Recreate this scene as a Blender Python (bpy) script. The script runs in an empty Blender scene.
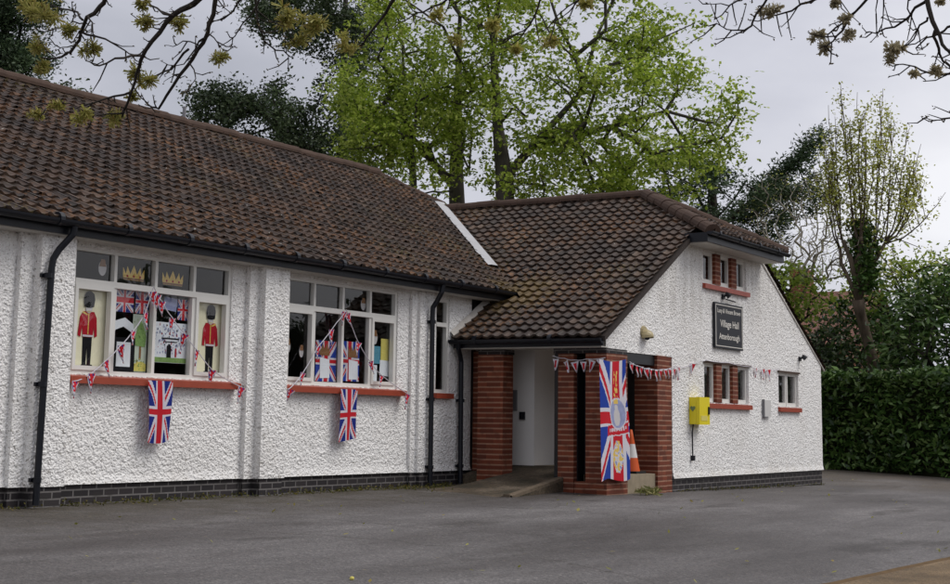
import bpy, bmesh, math, random
from mathutils import Vector, Matrix, noise, Quaternion
random.seed(11)
scene = bpy.context.scene
COL = scene.collection
R = math.radians
PI = math.pi

# ------------------------------------------------------------------ helpers
class MB:
    """collects polygons (with UVs in metres and a material slot) and links them as ONE mesh object"""
    def __init__(s): s.v=[]; s.f=[]; s.u=[]; s.m=[]
    def face(s, pts, uv=None, m=0):
        b=len(s.v); s.v += [tuple(p) for p in pts]; s.f.append(tuple(range(b,b+len(pts))))
        s.u.append(uv if uv else [(0,0)]*len(pts)); s.m.append(m)
    def quadw(s, pts, m=0):
        n=(Vector(pts[1])-Vector(pts[0])).cross(Vector(pts[2])-Vector(pts[0]))
        a=[abs(c) for c in n]
        if a[0]>=a[1] and a[0]>=a[2]: uv=[(p[1],p[2]) for p in pts]
        elif a[1]>=a[2]: uv=[(p[0],p[2]) for p in pts]
        else: uv=[(p[0],p[1]) for p in pts]
        s.face(pts,uv,m)
    def box(s,x0,x1,y0,y1,z0,z1,m=0):
        P=lambda a,b,c:(a,b,c)
        for q in ([P(x0,y1,z0),P(x0,y0,z0),P(x0,y0,z1),P(x0,y1,z1)],[P(x1,y0,z0),P(x1,y1,z0),P(x1,y1,z1),P(x1,y0,z1)],
                  [P(x0,y0,z0),P(x1,y0,z0),P(x1,y0,z1),P(x0,y0,z1)],[P(x1,y1,z0),P(x0,y1,z0),P(x0,y1,z1),P(x1,y1,z1)],
                  [P(x0,y0,z1),P(x1,y0,z1),P(x1,y1,z1),P(x0,y1,z1)],[P(x0,y1,z0),P(x1,y1,z0),P(x1,y0,z0),P(x0,y0,z0)]):
            s.quadw(q,m)
    def prism(s, poly, d, m=0):
        """poly: list of 3D points (planar), extruded by vector d"""
        d=Vector(d); a=[Vector(p) for p in poly]; b=[p+d for p in a]; n=len(a)
        s.face(a[::-1],[(p.x+p.y,p.z) for p in a[::-1]],m); s.face(b,[(p.x+p.y,p.z) for p in b],m)
        for i in range(n):
            j=(i+1)%n; s.quadw([a[i],a[j],b[j],b[i]],m)
    def tube(s, path, rad, n=8, m=0, cap=True):
        path=[Vector(p) for p in path]; k=len(path)
        rad=[rad]*k if not isinstance(rad,(list,tuple)) else rad
        base=len(s.v); prev=None
        for i,p in enumerate(path):
            t=(path[min(i+1,k-1)]-path[max(i-1,0)])
            t = t.normalized() if t.length>1e-9 else Vector((0,0,1))
            if prev is None:
                a=t.orthogonal().normalized()
            else:
                a=prev-t*prev.dot(t); a = a.normalized() if a.length>1e-6 else t.orthogonal().normalized()
            prev=a; b=t.cross(a)
            for q in range(n):
                w=2*PI*q/n; s.v.append(tuple(p+(a*math.cos(w)+b*math.sin(w))*rad[i]))
        for i in range(k-1):
            for q in range(n):
                r=(q+1)%n
                s.f.append((base+i*n+q,base+i*n+r,base+(i+1)*n+r,base+(i+1)*n+q)); s.u.append([(q/n,i),((q+1)/n,i),((q+1)/n,i+1),(q/n,i+1)]); s.m.append(m)
        if cap:
            s.f.append(tuple(base+q for q in range(n))[::-1]); s.u.append([(0,0)]*n); s.m.append(m)
            s.f.append(tuple(base+(k-1)*n+q for q in range(n))); s.u.append([(0,0)]*n); s.m.append(m)
    def lathe(s, c, prof, n=16, m=0):
        c=Vector(c); base=len(s.v)
        for (r,z) in prof:
            for q in range(n):
                w=2*PI*q/n; s.v.append((c.x+r*math.cos(w),c.y+r*math.sin(w),c.z+z))
        for i in range(len(prof)-1):
            for q in range(n):
                r=(q+1)%n; s.f.append((base+i*n+q,base+i*n+r,base+(i+1)*n+r,base+(i+1)*n+q)); s.u.append([(0,0)]*4); s.m.append(m)
    def addbm(s, bm, m=0):
        ul=bm.loops.layers.uv.active; base=len(s.v); bm.verts.index_update()
        s.v += [tuple(v.co) for v in bm.verts]
        for f in bm.faces:
            s.f.append(tuple(base+l.vert.index for l in f.loops)); s.u.append([tuple(l[ul].uv) for l in f.loops] if ul else [(0,0)]*len(f.loops)); s.m.append(m)
    def build(s, name, mats, parent=None, smooth=False):
        o0 = origin(parent)
        me=bpy.data.meshes.new(name)
        me.from_pydata([(x-o0[0],y-o0[1],z-o0[2]) for x,y,z in s.v],[],s.f)
        ul=me.uv_layers.new(name='UVMap'); flat=[c for f in s.u for uv in f for c in uv]
        ul.data.foreach_set('uv',flat)
        for mt in (mats if isinstance(mats,(list,tuple)) else [mats]): me.materials.append(mt)
        me.polygons.foreach_set('material_index',s.m)
        if smooth: me.polygons.foreach_set('use_smooth',[True]*len(s.f))
        me.update()
        o=bpy.data.objects.new(name,me); COL.objects.link(o)
        if parent is not None: o.parent=parent
        return o

def origin(o):
    p=Vector((0,0,0))
    while o is not None: p+=o.location; o=o.parent
    return p
def tag(o,label=None,cat=None,group=None,kind=None):
    if label: o['label']=label
    if cat: o['category']=cat
    if group: o['group']=group
    if kind: o['kind']=kind
    return o
def thing(name,label,cat,loc,group=None):
    o=bpy.data.objects.new(name,None); COL.objects.link(o); o.location=loc; o.empty_display_size=.2
    return tag(o,label,cat,group)

# ------------------------------------------------------------------ materials
def mat(name):
    m=bpy.data.materials.new(name); m.use_nodes=True; nt=m.node_tree
    return m,nt,nt.nodes['Principled BSDF'],nt.nodes.new,nt.links.new
def simple(name,col,rough=.6,spec=.4,noise_amt=.12,scale=8,metal=0):
    m,nt,b,N,L=mat(name)
    tc=N('ShaderNodeTexCoord'); nz=N('ShaderNodeTexNoise'); nz.inputs['Scale'].default_value=scale; nz.inputs['Detail'].default_value=5
    L(tc.outputs['Object'],nz.inputs['Vector'])
    mx=N('ShaderNodeMix'); mx.data_type='RGBA'
    mx.inputs['A'].default_value=(*[c*(1-noise_amt) for c in col],1); mx.inputs['B'].default_value=(*[min(1,c*(1+noise_amt)) for c in col],1)
    L(nz.outputs['Fac'],mx.inputs['Factor']); L(mx.outputs['Result'],b.inputs['Base Color'])
    b.inputs['Roughness'].default_value=rough; b.inputs['Specular IOR Level'].default_value=spec; b.inputs['Metallic'].default_value=metal
    return m
def ramp(nt,stops,interp='LINEAR'):
    r=nt.nodes.new('ShaderNodeValToRGB'); e=r.color_ramp.elements; r.color_ramp.interpolation=interp
    while len(e)<len(stops): e.new(.5)
    for x,(p,c) in zip(e,stops): x.position=p; x.color=(*c,1)
    return r
def mix(nt,fac,a,b,blend='MIX'):
    x=nt.nodes.new('ShaderNodeMix'); x.data_type='RGBA'; x.blend_type=blend
    for s,v in (('Factor',fac),('A',a),('B',b)):
        if isinstance(v,(int,float)): x.inputs[s].default_value=v
        elif isinstance(v,tuple): x.inputs[s].default_value=(*v,1)
        else: nt.links.new(v,x.inputs[s])
    return x.outputs['Result']
def tex(nt,kind,scale,coord,detail=4,**kw):
    t=nt.nodes.new(kind); t.inputs['Scale'].default_value=scale
    if 'Detail' in t.inputs and kind=='ShaderNodeTexNoise': t.inputs['Detail'].default_value=detail
    for k,v in kw.items(): t.inputs[k].default_value=v
    nt.links.new(coord,t.inputs['Vector']); return t
def bump(nt,h,strength,dist,b):
    n=nt.nodes.new('ShaderNodeBump'); n.inputs['Strength'].default_value=strength; n.inputs['Distance'].default_value=dist
    nt.links.new(h,n.inputs['Height']); nt.links.new(n.outputs['Normal'],b.inputs['Normal']); return n

def m_render():
    m,nt,b,N,L=mat('roughcast_white'); tc=N('ShaderNodeTexCoord').outputs['Object']
    big=tex(nt,'ShaderNodeTexNoise',1.1,tc,6); fine=tex(nt,'ShaderNodeTexNoise',55,tc,3); vor=tex(nt,'ShaderNodeTexVoronoi',42,tc)
    c=mix(nt,ramp_out(nt,big.outputs['Fac'],[(.42,(0,0,0)),(.75,(1,1,1))]),(.90,.89,.87),(.82,.80,.77))
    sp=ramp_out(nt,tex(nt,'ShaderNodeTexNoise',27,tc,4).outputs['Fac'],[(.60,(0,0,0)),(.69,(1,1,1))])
    c=mix(nt,sp,c,(.40,.38,.35))  # specks of painted shade stand in for the dark roughcast pits
    # grime: rain marks below the eaves and splash along the foot, broken up by noise
    sx=N('ShaderNodeSeparateXYZ'); L(tc,sx.inputs[0]); mpp=N('ShaderNodeMapping'); mpp.inputs['Scale'].default_value=(5,5,.35); L(tc,mpp.inputs['Vector'])
    run=tex(nt,'ShaderNodeTexNoise',1.6,mpp.outputs['Vector'],5).outputs['Fac']
    for a,b_,lo,col in ((1.9,2.8,.36,(.36,.33,.28)),(.55,.15,.40,(.42,.36,.27))):
        mr=N('ShaderNodeMapRange'); mr.inputs['From Min'].default_value=a; mr.inputs['From Max'].default_value=b_; L(sx.outputs['Z'],mr.inputs['Value'])
        mu=N('ShaderNodeMath'); mu.operation='MULTIPLY'; L(mr.outputs[0],mu.inputs[0]); L(run,mu.inputs[1])
        c=mix(nt,ramp_out(nt,mu.outputs[0],[(lo,(0,0,0)),(.72,(.34,.34,.34))]),c,col)
    L(c,b.inputs['Base Color']); b.inputs['Roughness'].default_value=.9; b.inputs['Specular IOR Level'].default_value=.15
    a=N('ShaderNodeMath'); a.operation='ADD'; L(fine.outputs['Fac'],a.inputs[0]); L(vor.outputs['Distance'],a.inputs[1])
    bump(nt,a.outputs[0],.9,.014,b); return m
def ramp_out(nt,fac,stops,interp='LINEAR'):
    r=ramp(nt,stops,interp); nt.links.new(fac,r.inputs['Fac']); return r.outputs['Color']

def m_brick(name,c1,c2,mortar,msize,bumpd=.006,width=.225,dirt=(.1,.08,.06),vary=0):
    m,nt,b,N,L=mat(name); tcn=N('ShaderNodeTexCoord'); uv=tcn.outputs['UV']
    br=N('ShaderNodeTexBrick'); L(uv,br.inputs['Vector'])
    for k,v in (('Scale',1),('Mortar Size',msize),('Mortar Smooth',.25),('Bias',0),('Brick Width',width),('Row Height',.075)): br.inputs[k].default_value=v
    br.inputs['Color1'].default_value=(*c1,1); br.inputs['Color2'].default_value=(*c2,1); br.inputs['Mortar'].default_value=(*mortar,1)
    nz=tex(nt,'ShaderNodeTexNoise',7,tcn.outputs['Object'],6)
    c=br.outputs['Color']
    if vary:    # each brick its own tone, with thin faint upright joints
        b2=N('ShaderNodeTexBrick'); L(uv,b2.inputs['Vector'])
        for k,v in (('Scale',1),('Mortar Size',.004),('Mortar Smooth',.3),('Bias',-.1),('Brick Width',.225),('Row Height',.075)): b2.inputs[k].default_value=v
        b2.inputs['Color1'].default_value=(1.25,1.2,1.1,1); b2.inputs['Color2'].default_value=(.62,.60,.62,1); b2.inputs['Mortar'].default_value=(.8,.8,.8,1); c=mix(nt,1.0,c,b2.outputs['Color'],'MULTIPLY')
    c=mix(nt,ramp_out(nt,nz.outputs['Fac'],[(.5,(0,0,0)),(.8,(.8,.8,.8))]),c,dirt)
    L(c,b.inputs['Base Color']); b.inputs['Roughness'].default_value=.75; b.inputs['Specular IOR Level'].default_value=.3
    iv=N('ShaderNodeMath'); iv.operation='SUBTRACT'; iv.inputs[0].default_value=1; L(br.outputs['Fac'],iv.inputs[1])
    ad=N('ShaderNodeMath'); ad.operation='MULTIPLY_ADD'; ad.inputs[1].default_value=.25; L(tex(nt,'ShaderNodeTexNoise',60,tcn.outputs['Object']).outputs['Fac'],ad.inputs[0]); L(iv.outputs[0],ad.inputs[2])
    bump(nt,ad.outputs[0],.8,bumpd,b); return m

def m_tile():
    m,nt,b,N,L=mat('pantiles_brown'); tcn=N('ShaderNodeTexCoord'); tc=tcn.outputs['Object']
    ri=N('ShaderNodeNewGeometry').outputs['Random Per Island']
    c=ramp_out(nt,ri,[(0,(.019,.012,.009)),(.35,(.034,.021,.015)),(.7,(.051,.030,.020)),(.93,(.074,.044,.029)),(1,(.12,.078,.052))])
    st=ramp_out(nt,tex(nt,'ShaderNodeTexNoise',9,tc,6).outputs['Fac'],[(.45,(0,0,0)),(.75,(.7,.7,.7))])
    c=mix(nt,st,c,(.034,.025,.018))
    li=N('ShaderNodeMath'); li.operation='MULTIPLY'
    L(ramp_out(nt,tex(nt,'ShaderNodeTexNoise',.75,tc,3).outputs['Fac'],[(.41,(0,0,0)),(.63,(1,1,1))]),li.inputs[0])
    L(ramp_out(nt,tex(nt,'ShaderNodeTexNoise',13,tc,5).outputs['Fac'],[(.5,(0,0,0)),(.6,(1,1,1))]),li.inputs[1])
    c=mix(nt,li.outputs[0],c,(.145,.066,.024))
    mo=N('ShaderNodeMath'); mo.operation='MULTIPLY'
    L(ramp_out(nt,tex(nt,'ShaderNodeTexNoise',.5,tc,2).outputs['Fac'],[(.52,(0,0,0)),(.66,(1,1,1))]),mo.inputs[0])
    L(ramp_out(nt,tex(nt,'ShaderNodeTexNoise',22,tc,5).outputs['Fac'],[(.54,(0,0,0)),(.62,(1,1,1))]),mo.inputs[1])
    c=mix(nt,mo.outputs[0],c,(.10,.075,.022))
    dv=N('ShaderNodeVectorMath'); dv.operation='DISTANCE'; L(tc,dv.inputs[0]); dv.inputs[1].default_value=(8.7,-.5,2.85)
    md=N('ShaderNodeMapRange'); md.inputs['From Min'].default_value=1.5; md.inputs['From Max'].default_value=.1; L(dv.outputs['Value'],md.inputs['Value'])
    mu=N('ShaderNodeMath'); mu.operation='MULTIPLY'; L(md.outputs[0],mu.inputs[0]); L(tex(nt,'ShaderNodeTexNoise',9,tc,5).outputs['Fac'],mu.inputs[1])
    c=mix(nt,ramp_out(nt,mu.outputs[0],[(.27,(0,0,0)),(.44,(.8,.8,.8))]),c,(.11,.068,.016))
    wsp=ramp_out(nt,tex(nt,'ShaderNodeTexNoise',17,tc,2).outputs['Fac'],[(.735,(0,0,0)),(.76,(1,1,1))])
    c=mix(nt,wsp,c,(.42,.39,.34))
    L(c,b.inputs['Base Color']); b.inputs['Roughness'].default_value=.62; b.inputs['Specular IOR Level'].default_value=.4
    bump(nt,tex(nt,'ShaderNodeTexNoise',40,tc,5).outputs['Fac'],.5,.006,b); return m

def m_asphalt():
    m,nt,b,N,L=mat('asphalt_worn'); tc=N('ShaderNodeTexCoord').outputs['Object']
    mp=N('ShaderNodeMapping'); mp.inputs['Scale'].default_value=(.32,1,1); L(tc,mp.inputs['Vector']); st=mp.outputs['Vector']
    big=tex(nt,'ShaderNodeTexNoise',.55,st,8,Roughness=.68).outputs['Fac']
    c=ramp_out(nt,big,[(.30,(.044,.038,.035)),(.42,(.080,.072,.069)),(.54,(.122,.114,.112)),(.68,(.190,.180,.178))])
    pat=ramp_out(nt,tex(nt,'ShaderNodeTexNoise',1.5,st,5).outputs['Fac'],[(.60,(0,0,0)),(.68,(.55,.55,.55))])
    c=mix(nt,pat,c,(.040,.034,.030))
    sx=N('ShaderNodeSeparateXYZ'); L(tc,sx.inputs[0])
    # moss and silt gathered along the foot of the building
    yy=N('ShaderNodeMapRange'); yy.inputs['From Min'].default_value=8.2; yy.inputs['From Max'].default_value=11.95; L(sx.outputs['Y'],yy.inputs['Value'])
    ad=N('ShaderNodeMath'); ad.operation='MULTIPLY'; L(yy.outputs[0],ad.inputs[0]); L(tex(nt,'ShaderNodeTexNoise',2.2,tc,5).outputs['Fac'],ad.inputs[1])
    c=mix(nt,ramp_out(nt,ad.outputs[0],[(.15,(0,0,0)),(.5,(.88,.88,.88))]),c,(.058,.049,.034))
    xx=N('ShaderNodeMapRange'); xx.inputs['From Min'].default_value=25.5; xx.inputs['From Max'].default_value=31; L(sx.outputs['X'],xx.inputs['Value'])
    ad2=N('ShaderNodeMath'); ad2.operation='MULTIPLY'; L(xx.outputs[0],ad2.inputs[0]); L(tex(nt,'ShaderNodeTexNoise',.6,tc,5).outputs['Fac'],ad2.inputs[1])
    c=mix(nt,ramp_out(nt,ad2.outputs[0],[(.25,(0,0,0)),(.6,(.8,.8,.8))]),c,(.105,.085,.066))
    chips=tex(nt,'ShaderNodeTexVoronoi',62,tc); 
    c=mix(nt,.55,c,mix(nt,1.0,c,ramp_out(nt,chips.outputs['Color'],[(.1,(.25,.25,.25)),(.5,(.9,.88,.86)),(.85,(1.6,1.55,1.5)),(.97,(3,2.9,2.7))]),'MULTIPLY'))
    lit=tex(nt,'ShaderNodeTexVoronoi',3.2,tc); c=mix(nt,ramp_out(nt,lit.outputs['Distance'],[(.03,(1,1,1)),(.055,(0,0,0))]),c,(.20,.16,.09))
    wv=tex(nt,'ShaderNodeTexNoise',.8,tc,5); av=N('ShaderNodeVectorMath'); av.operation='MULTIPLY_ADD'; av.inputs[1].default_value=(1.6,1.6,0); L(wv.outputs['Color'],av.inputs[0]); L(tc,av.inputs[2])
    ck=N('ShaderNodeTexVoronoi'); ck.feature='DISTANCE_TO_EDGE'; ck.inputs['Scale'].default_value=.22; L(av.outputs[0],ck.inputs['Vector'])
    c=mix(nt,ramp_out(nt,ck.outputs['Distance'],[(.0,(.38,.38,.38)),(.004,(.2,.2,.2)),(.007,(0,0,0))]),c,(.035,.03,.024))
    L(c,b.inputs['Base Color']); L(ramp_out(nt,big,[(.35,(.55,.55,.55)),(.7,(.85,.85,.85))]),b.inputs['Roughness']); b.inputs['Specular IOR Level'].default_value=.35
    bump(nt,chips.outputs['Distance'],.7,.008,b); return m

def m_soil():
    m,nt,b,N,L=mat('brown_gravel'); tc=N('ShaderNodeTexCoord').outputs['Object']
    c=ramp_out(nt,tex(nt,'ShaderNodeTexNoise',1.6,tc,6).outputs['Fac'],[(.3,(.09,.062,.034)),(.6,(.18,.125,.07)),(.75,(.25,.18,.105))])
    v=tex(nt,'ShaderNodeTexVoronoi',60,tc); c=mix(nt,.45,c,mix(nt,1.0,c,ramp_out(nt,v.outputs['Color'],[(.1,(.35,.35,.35)),(.9,(1.9,1.8,1.6))]),'MULTIPLY'))
    L(c,b.inputs['Base Color']); b.inputs['Roughness'].default_value=.95; bump(nt,v.outputs['Distance'],.9,.012,b); return m

def m_leaf(name,cols,trans=.35,rough=.5):
    m,nt,b,N,L=mat(name)
    ri=N('ShaderNodeNewGeometry').outputs['Random Per Island']; tc=N('ShaderNodeTexCoord').outputs['Object']
    n=len(cols); c=ramp_out(nt,ri,[(i/(n-1),k) for i,k in enumerate(cols)])
    cl=ramp_out(nt,tex(nt,'ShaderNodeTexNoise',.9,tc,2).outputs['Fac'],[(.35,(.72,.72,.72)),(.65,(1.2,1.2,1.15))])
    c=mix(nt,1.0,c,cl,'MULTIPLY')
    L(c,b.inputs['Base Color']); b.inputs['Roughness'].default_value=rough; b.inputs['Specular IOR Level'].default_value=.3
    tr=N('ShaderNodeBsdfTranslucent'); L(c,tr.inputs['Color']); ms=N('ShaderNodeMixShader'); ms.inputs[0].default_value=trans
    L(b.outputs[0],ms.inputs[1]); L(tr.outputs[0],ms.inputs[2]); L(ms.outputs[0],nt.nodes['Material Output'].inputs['Surface']); return m
def m_bark(name,c1,c2,scale=6):
    m,nt,b,N,L=mat(name); tc=N('ShaderNodeTexCoord').outputs['Object']
    mp=N('ShaderNodeMapping'); mp.inputs['Scale'].default_value=(1,1,.3); L(tc,mp.inputs['Vector'])
    nz=tex(nt,'ShaderNodeTexNoise',scale,mp.outputs['Vector'],7); c=ramp_out(nt,nz.outputs['Fac'],[(.3,c1),(.7,c2)])
    L(c,b.inputs['Base Color']); b.inputs['Roughness'].default_value=.9; b.inputs['Specular IOR Level'].default_value=.15; bump(nt,nz.outputs['Fac'],.7,.03,b); return m
def m_glass():
    m,nt,b,N,L=mat('window_glass'); nt.nodes.remove(b)
    t=N('ShaderNodeBsdfTransparent'); t.inputs['Color'].default_value=(.97,.98,.98,1); g=N('ShaderNodeBsdfGlossy'); g.inputs['Roughness'].default_value=.015
    f=N('ShaderNodeFresnel'); ge=N('ShaderNodeNewGeometry'); mr=N('ShaderNodeMapRange'); mr.inputs['To Min'].default_value=1.62; mr.inputs['To Max'].default_value=1/1.62; L(ge.outputs['Backfacing'],mr.inputs['Value']); L(mr.outputs[0],f.inputs['IOR'])
    tc=N('ShaderNodeTexCoord').outputs['Object']; nz=tex(nt,'ShaderNodeTexNoise',1.6,tc,2); bp=N('ShaderNodeBump'); bp.inputs['Strength'].default_value=.25; bp.inputs['Distance'].default_value=.02
    L(nz.outputs['Fac'],bp.inputs['Height']); L(bp.outputs['Normal'],g.inputs['Normal'])
    s=N('ShaderNodeMixShader'); L(f.outputs[0],s.inputs[0]); L(t.outputs[0],s.inputs[1]); L(g.outputs[0],s.inputs[2]); L(s.outputs[0],nt.nodes['Material Output'].inputs['Surface']); return m

M=dict(
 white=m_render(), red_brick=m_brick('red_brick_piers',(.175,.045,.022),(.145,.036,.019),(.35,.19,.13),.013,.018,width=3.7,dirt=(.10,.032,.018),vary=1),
 dark_brick=m_brick('black_engineering_brick',(.020,.018,.020),(.036,.030,.032),(.16,.15,.145),.010,dirt=(.035,.032,.028)),
 tile=m_tile(), asphalt=m_asphalt(), soil=m_soil(), glass=m_glass(),
 ridge=simple('ridge_tile_brown',(.075,.048,.036),.85,.2,.45,5), mortar=simple('pale_mortar',(.52,.49,.45),.9,.1,.25,14),
 lead=simple('pale_lead_flashing',(.44,.44,.45),.6,.3,.2,6),
 black=simple('gutter_black',(.0065,.008,.013),.42,.35,.25,3), frame=simple('window_paint_white',(.74,.73,.69),.5,.4,.08,4),
 cream=simple('soffit_cream',(.50,.48,.44),.7,.2,.15,5), red=simple('sill_red_paint',(.33,.060,.030),.45,.4,.22,9),
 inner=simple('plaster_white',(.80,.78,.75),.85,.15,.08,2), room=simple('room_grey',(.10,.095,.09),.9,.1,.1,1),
 concrete=simple('concrete_step',(.30,.25,.18),.9,.1,.3,9), darkdoor_and_shade=simple('black_door_and_shade_paint',(.012,.012,.014),.4,.4,.2,2),
 yellow=simple('defib_yellow',(.80,.66,.015),.4,.45,.05,3), sign=simple('sign_black',(.012,.013,.018),.5,.3,.2,4),
 letter=simple('lettering_cream',(.75,.72,.66),.6,.2,.04,4), brass=simple('lamp_brass',(.40,.33,.18),.4,.4,.35,20),
 plate=simple('plate_grey',(.62,.61,.59),.6,.3,.06,9), grey=simple('plastic_grey',(.20,.20,.21),.5,.4,.1,9),
 fred=simple('flag_red',(.52,.020,.032),.8,.1,.06,30), fwhite=simple('flag_white',(.62,.60,.65),.8,.1,.05,30), fblue=simple('flag_blue',(.018,.030,.20),.8,.1,.08,30),
 fblue2=simple('flag_bright_blue',(.022,.055,.32),.8,.1,.08,30), lilac=simple('flag_lilac',(.30,.33,.52),.8,.1,.3,14), gold=simple('gold_print',(.72,.50,.12),.7,.2,.35,40),
 paper=simple('paper_white',(.80,.84,.88),.8,.1,.06,12), buff=simple('paper_buff',(.86,.82,.60),.8,.1,.12,10), pgreen=simple('paint_green',(.22,.36,.12),.8,.1,.4,25),
 pale_art=simple('paper_pale_green',(.55,.62,.52),.8,.1,.15,12), tunic=simple('poster_red',(.42,.015,.03),.8,.1,.15,30), ink=simple('poster_black',(.012,.012,.015),.8,.1,.2,20),
 skin=simple('poster_pale',(.58,.56,.56),.8,.1,.08,30), teal=simple('poster_teal',(.10,.30,.40),.8,.1,.2,20), yel2=simple('poster_yellow',(.68,.60,.16),.8,.1,.1,20), brown=simple('poster_brown',(.25,.13,.06),.8,.1,.2,20),
 orange=simple('cone_orange',(.62,.10,.02),.5,.3,.1,8), conew=simple('cone_white',(.70,.70,.68),.5,.3,.08,8), rubber=simple('cone_rubber',(.02,.02,.02),.7,.3,.2,8),
 moss=m_leaf('moss_green',[(.05,.06,.012),(.10,.095,.02),(.15,.12,.03)],.15,.8),
)
# ------------------------------------------------------------------ ground
def gz(x,y): return -.03*min(max(11.93-y,0),8)-.012*min(max(x-19.7,0),10)
def ground():
    xs=[-220,-90,-40,-15,-5]+[i*1.0 for i in range(-4,46)]+[50,60,80,120,220,400]
    ys=[-160,-60,-25,-10,-4]+[i*.5 for i in range(-6,41)]+[24,30,40,60,100,200,400]
    b=MB(); n=len(xs); 
    for y in ys:
        for x in xs: b.v.append((x,y,gz(x,y)+.006*noise.noise(Vector((x*.7,y*.7,0)))))
    for j in range(len(ys)-1):
        for i in range(n-1): b.f.append((j*n+i,j*n+i+1,(j+1)*n+i+1,(j+1)*n+i)); b.u.append([(0,0)]*4); b.m.append(0)
    tag(b.build('ground',M['asphalt'],None,True),kind='structure')
    # brown gravel path along the near edge of the car park, with a worn ragged lip
    p=MB(); k=MB(); pts=[]
    for i in range(0,161):
        x=6+i*.25; y=3.60-.055*(x-11.3)+.05*noise.noise(Vector((x*1.3,3,0)))+.025*noise.noise(Vector((x*5,1,0))); pts.append((x,y))
    for (x0,y0),(x1,y1) in zip(pts,pts[1:]):
        z0,z1=gz(x0,y0),gz(x1,y1)
        k.quadw([(x0,y0-.05,z0+.035),(x1,y1-.05,z1+.035),(x1,y1,z1-.02),(x0,y0,z0-.02)])
        k.quadw([(x0,y0-.12,z0+.03),(x1,y1-.12,z1+.03),(x1,y1-.05,z1+.035),(x0,y0-.05,z0+.035)])
        p.quadw([(x0,y0-9,z0+.02),(x1,y1-9,z1+.02),(x1,y1-.12,z1+.03),(x0,y0-.12,z0+.03)])
    tag(p.build('gravel_path',M['soil']),kind='structure'); tag(k.build('path_kerb',simple('kerb_soil',(.13,.085,.045),.95,.1,.4,14)),kind='structure')
ground()

# ------------------------------------------------------------------ the hall
YF=11.93; XS=19.7; YG=9.53
hall=thing('village_hall','white roughcast village hall with brown pantile roof and a brick porch wing','hall',(12,YF,0))
def lin(a,b,step):
    n=max(1,round((b-a)/step)); return [a+(b-a)*i/n for i in range(n)]
def breaks(pairs):
    out=[]
    for a,b,s in pairs: out+=lin(a,b,s)
    return out+[pairs[-1][1]]
def rough(p):
    v=Vector(p); a=noise.noise(v*15); b=noise.noise(v*23+Vector((3,9,1))); return .015*min(.5,abs(b))+.005*a+.009*noise.noise(v*38+Vector((7,3,1)))-.004
def patch(b,us,vs,f,n,holes=(),inside=None,fade=True,amp=1.0):
    """a grid of quads over us x vs, f(u,v)->point, pushed along n by the roughcast; cells inside a hole are left out"""
    n=Vector(n); base=len(b.v); W=len(us)
    hole=lambda u,v:any(a<u<c and d<v<e for a,c,d,e in holes)
    for j,v in enumerate(vs):
        for i,u in enumerate(us):
            p=Vector(f(u,v)); k=amp
            if fade and (i in (0,W-1) or j in (0,len(vs)-1)): k=0
            if k:
                for a,c,d,e in holes:
                    if a-.004<=u<=c+.004 and d-.004<=v<=e+.004: k=0
            b.v.append(tuple(p+n*(rough(p)*k)))
    for j in range(len(vs)-1):
        for i in range(W-1):
            u=(us[i]+us[i+1])/2; v=(vs[j]+vs[j+1])/2
            if hole(u,v) or (inside and not inside(u,v)): continue
            b.f.append((base+j*W+i,base+j*W+i+1,base+(j+1)*W+i+1,base+(j+1)*W+i)); b.u.append([(us[i],vs[j])]*4); b.m.append(0)
def reveal(b,a,c,d,e,y,dep,m=0):
    b.quadw([(a,y,d),(a,y,e),(a,y+dep,e),(a,y+dep,d)],m); b.quadw([(c,y,d),(c,y+dep,d),(c,y+dep,e),(c,y,e)],m)
    b.quadw([(a,y,e),(c,y,e),(c,y+dep,e),(a,y+dep,e)],m); b.quadw([(a,y,d),(a,y+dep,d),(c,y+dep,d),(c,y,d)],m)

WINS=[(7.80,10.40),(11.76,14.36),(15.42,17.98)]; W3=(18.98,19.36); ZB,ZT=1.355,2.70
holes=[(a,c,ZB,ZT) for a,c in WINS]+[(*W3,ZB-.03,ZT)]
b=MB()
xb=[(4,7.8,.1),(7.8,9.9,.05),(9.9,10.40,.02),(10.40,11.76,.0165),(11.76,14.36,.0165),(14.36,15.42,.0165),(15.42,17.98,.0165),(17.98,18.98,.0165),(18.98,19.36,.0165),(19.36,20.0,.0165)]
patch(b,breaks(xb),breaks([(.205,1.325,.0165),(1.325,1.355,.015),(1.355,2.70,.0165),(2.70,2.78,.02)]),lambda u,v:(u,YF-.022*max(0,1-(v-.205)/.09),v),(0,-1,0),holes)
for h in holes: reveal(b,*h,YF,.10)
b.quadw([(4,YF-.02,.205),(4,YF+.05,.205),(20,YF+.05,.205),(20,YF-.02,.205)])
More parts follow.
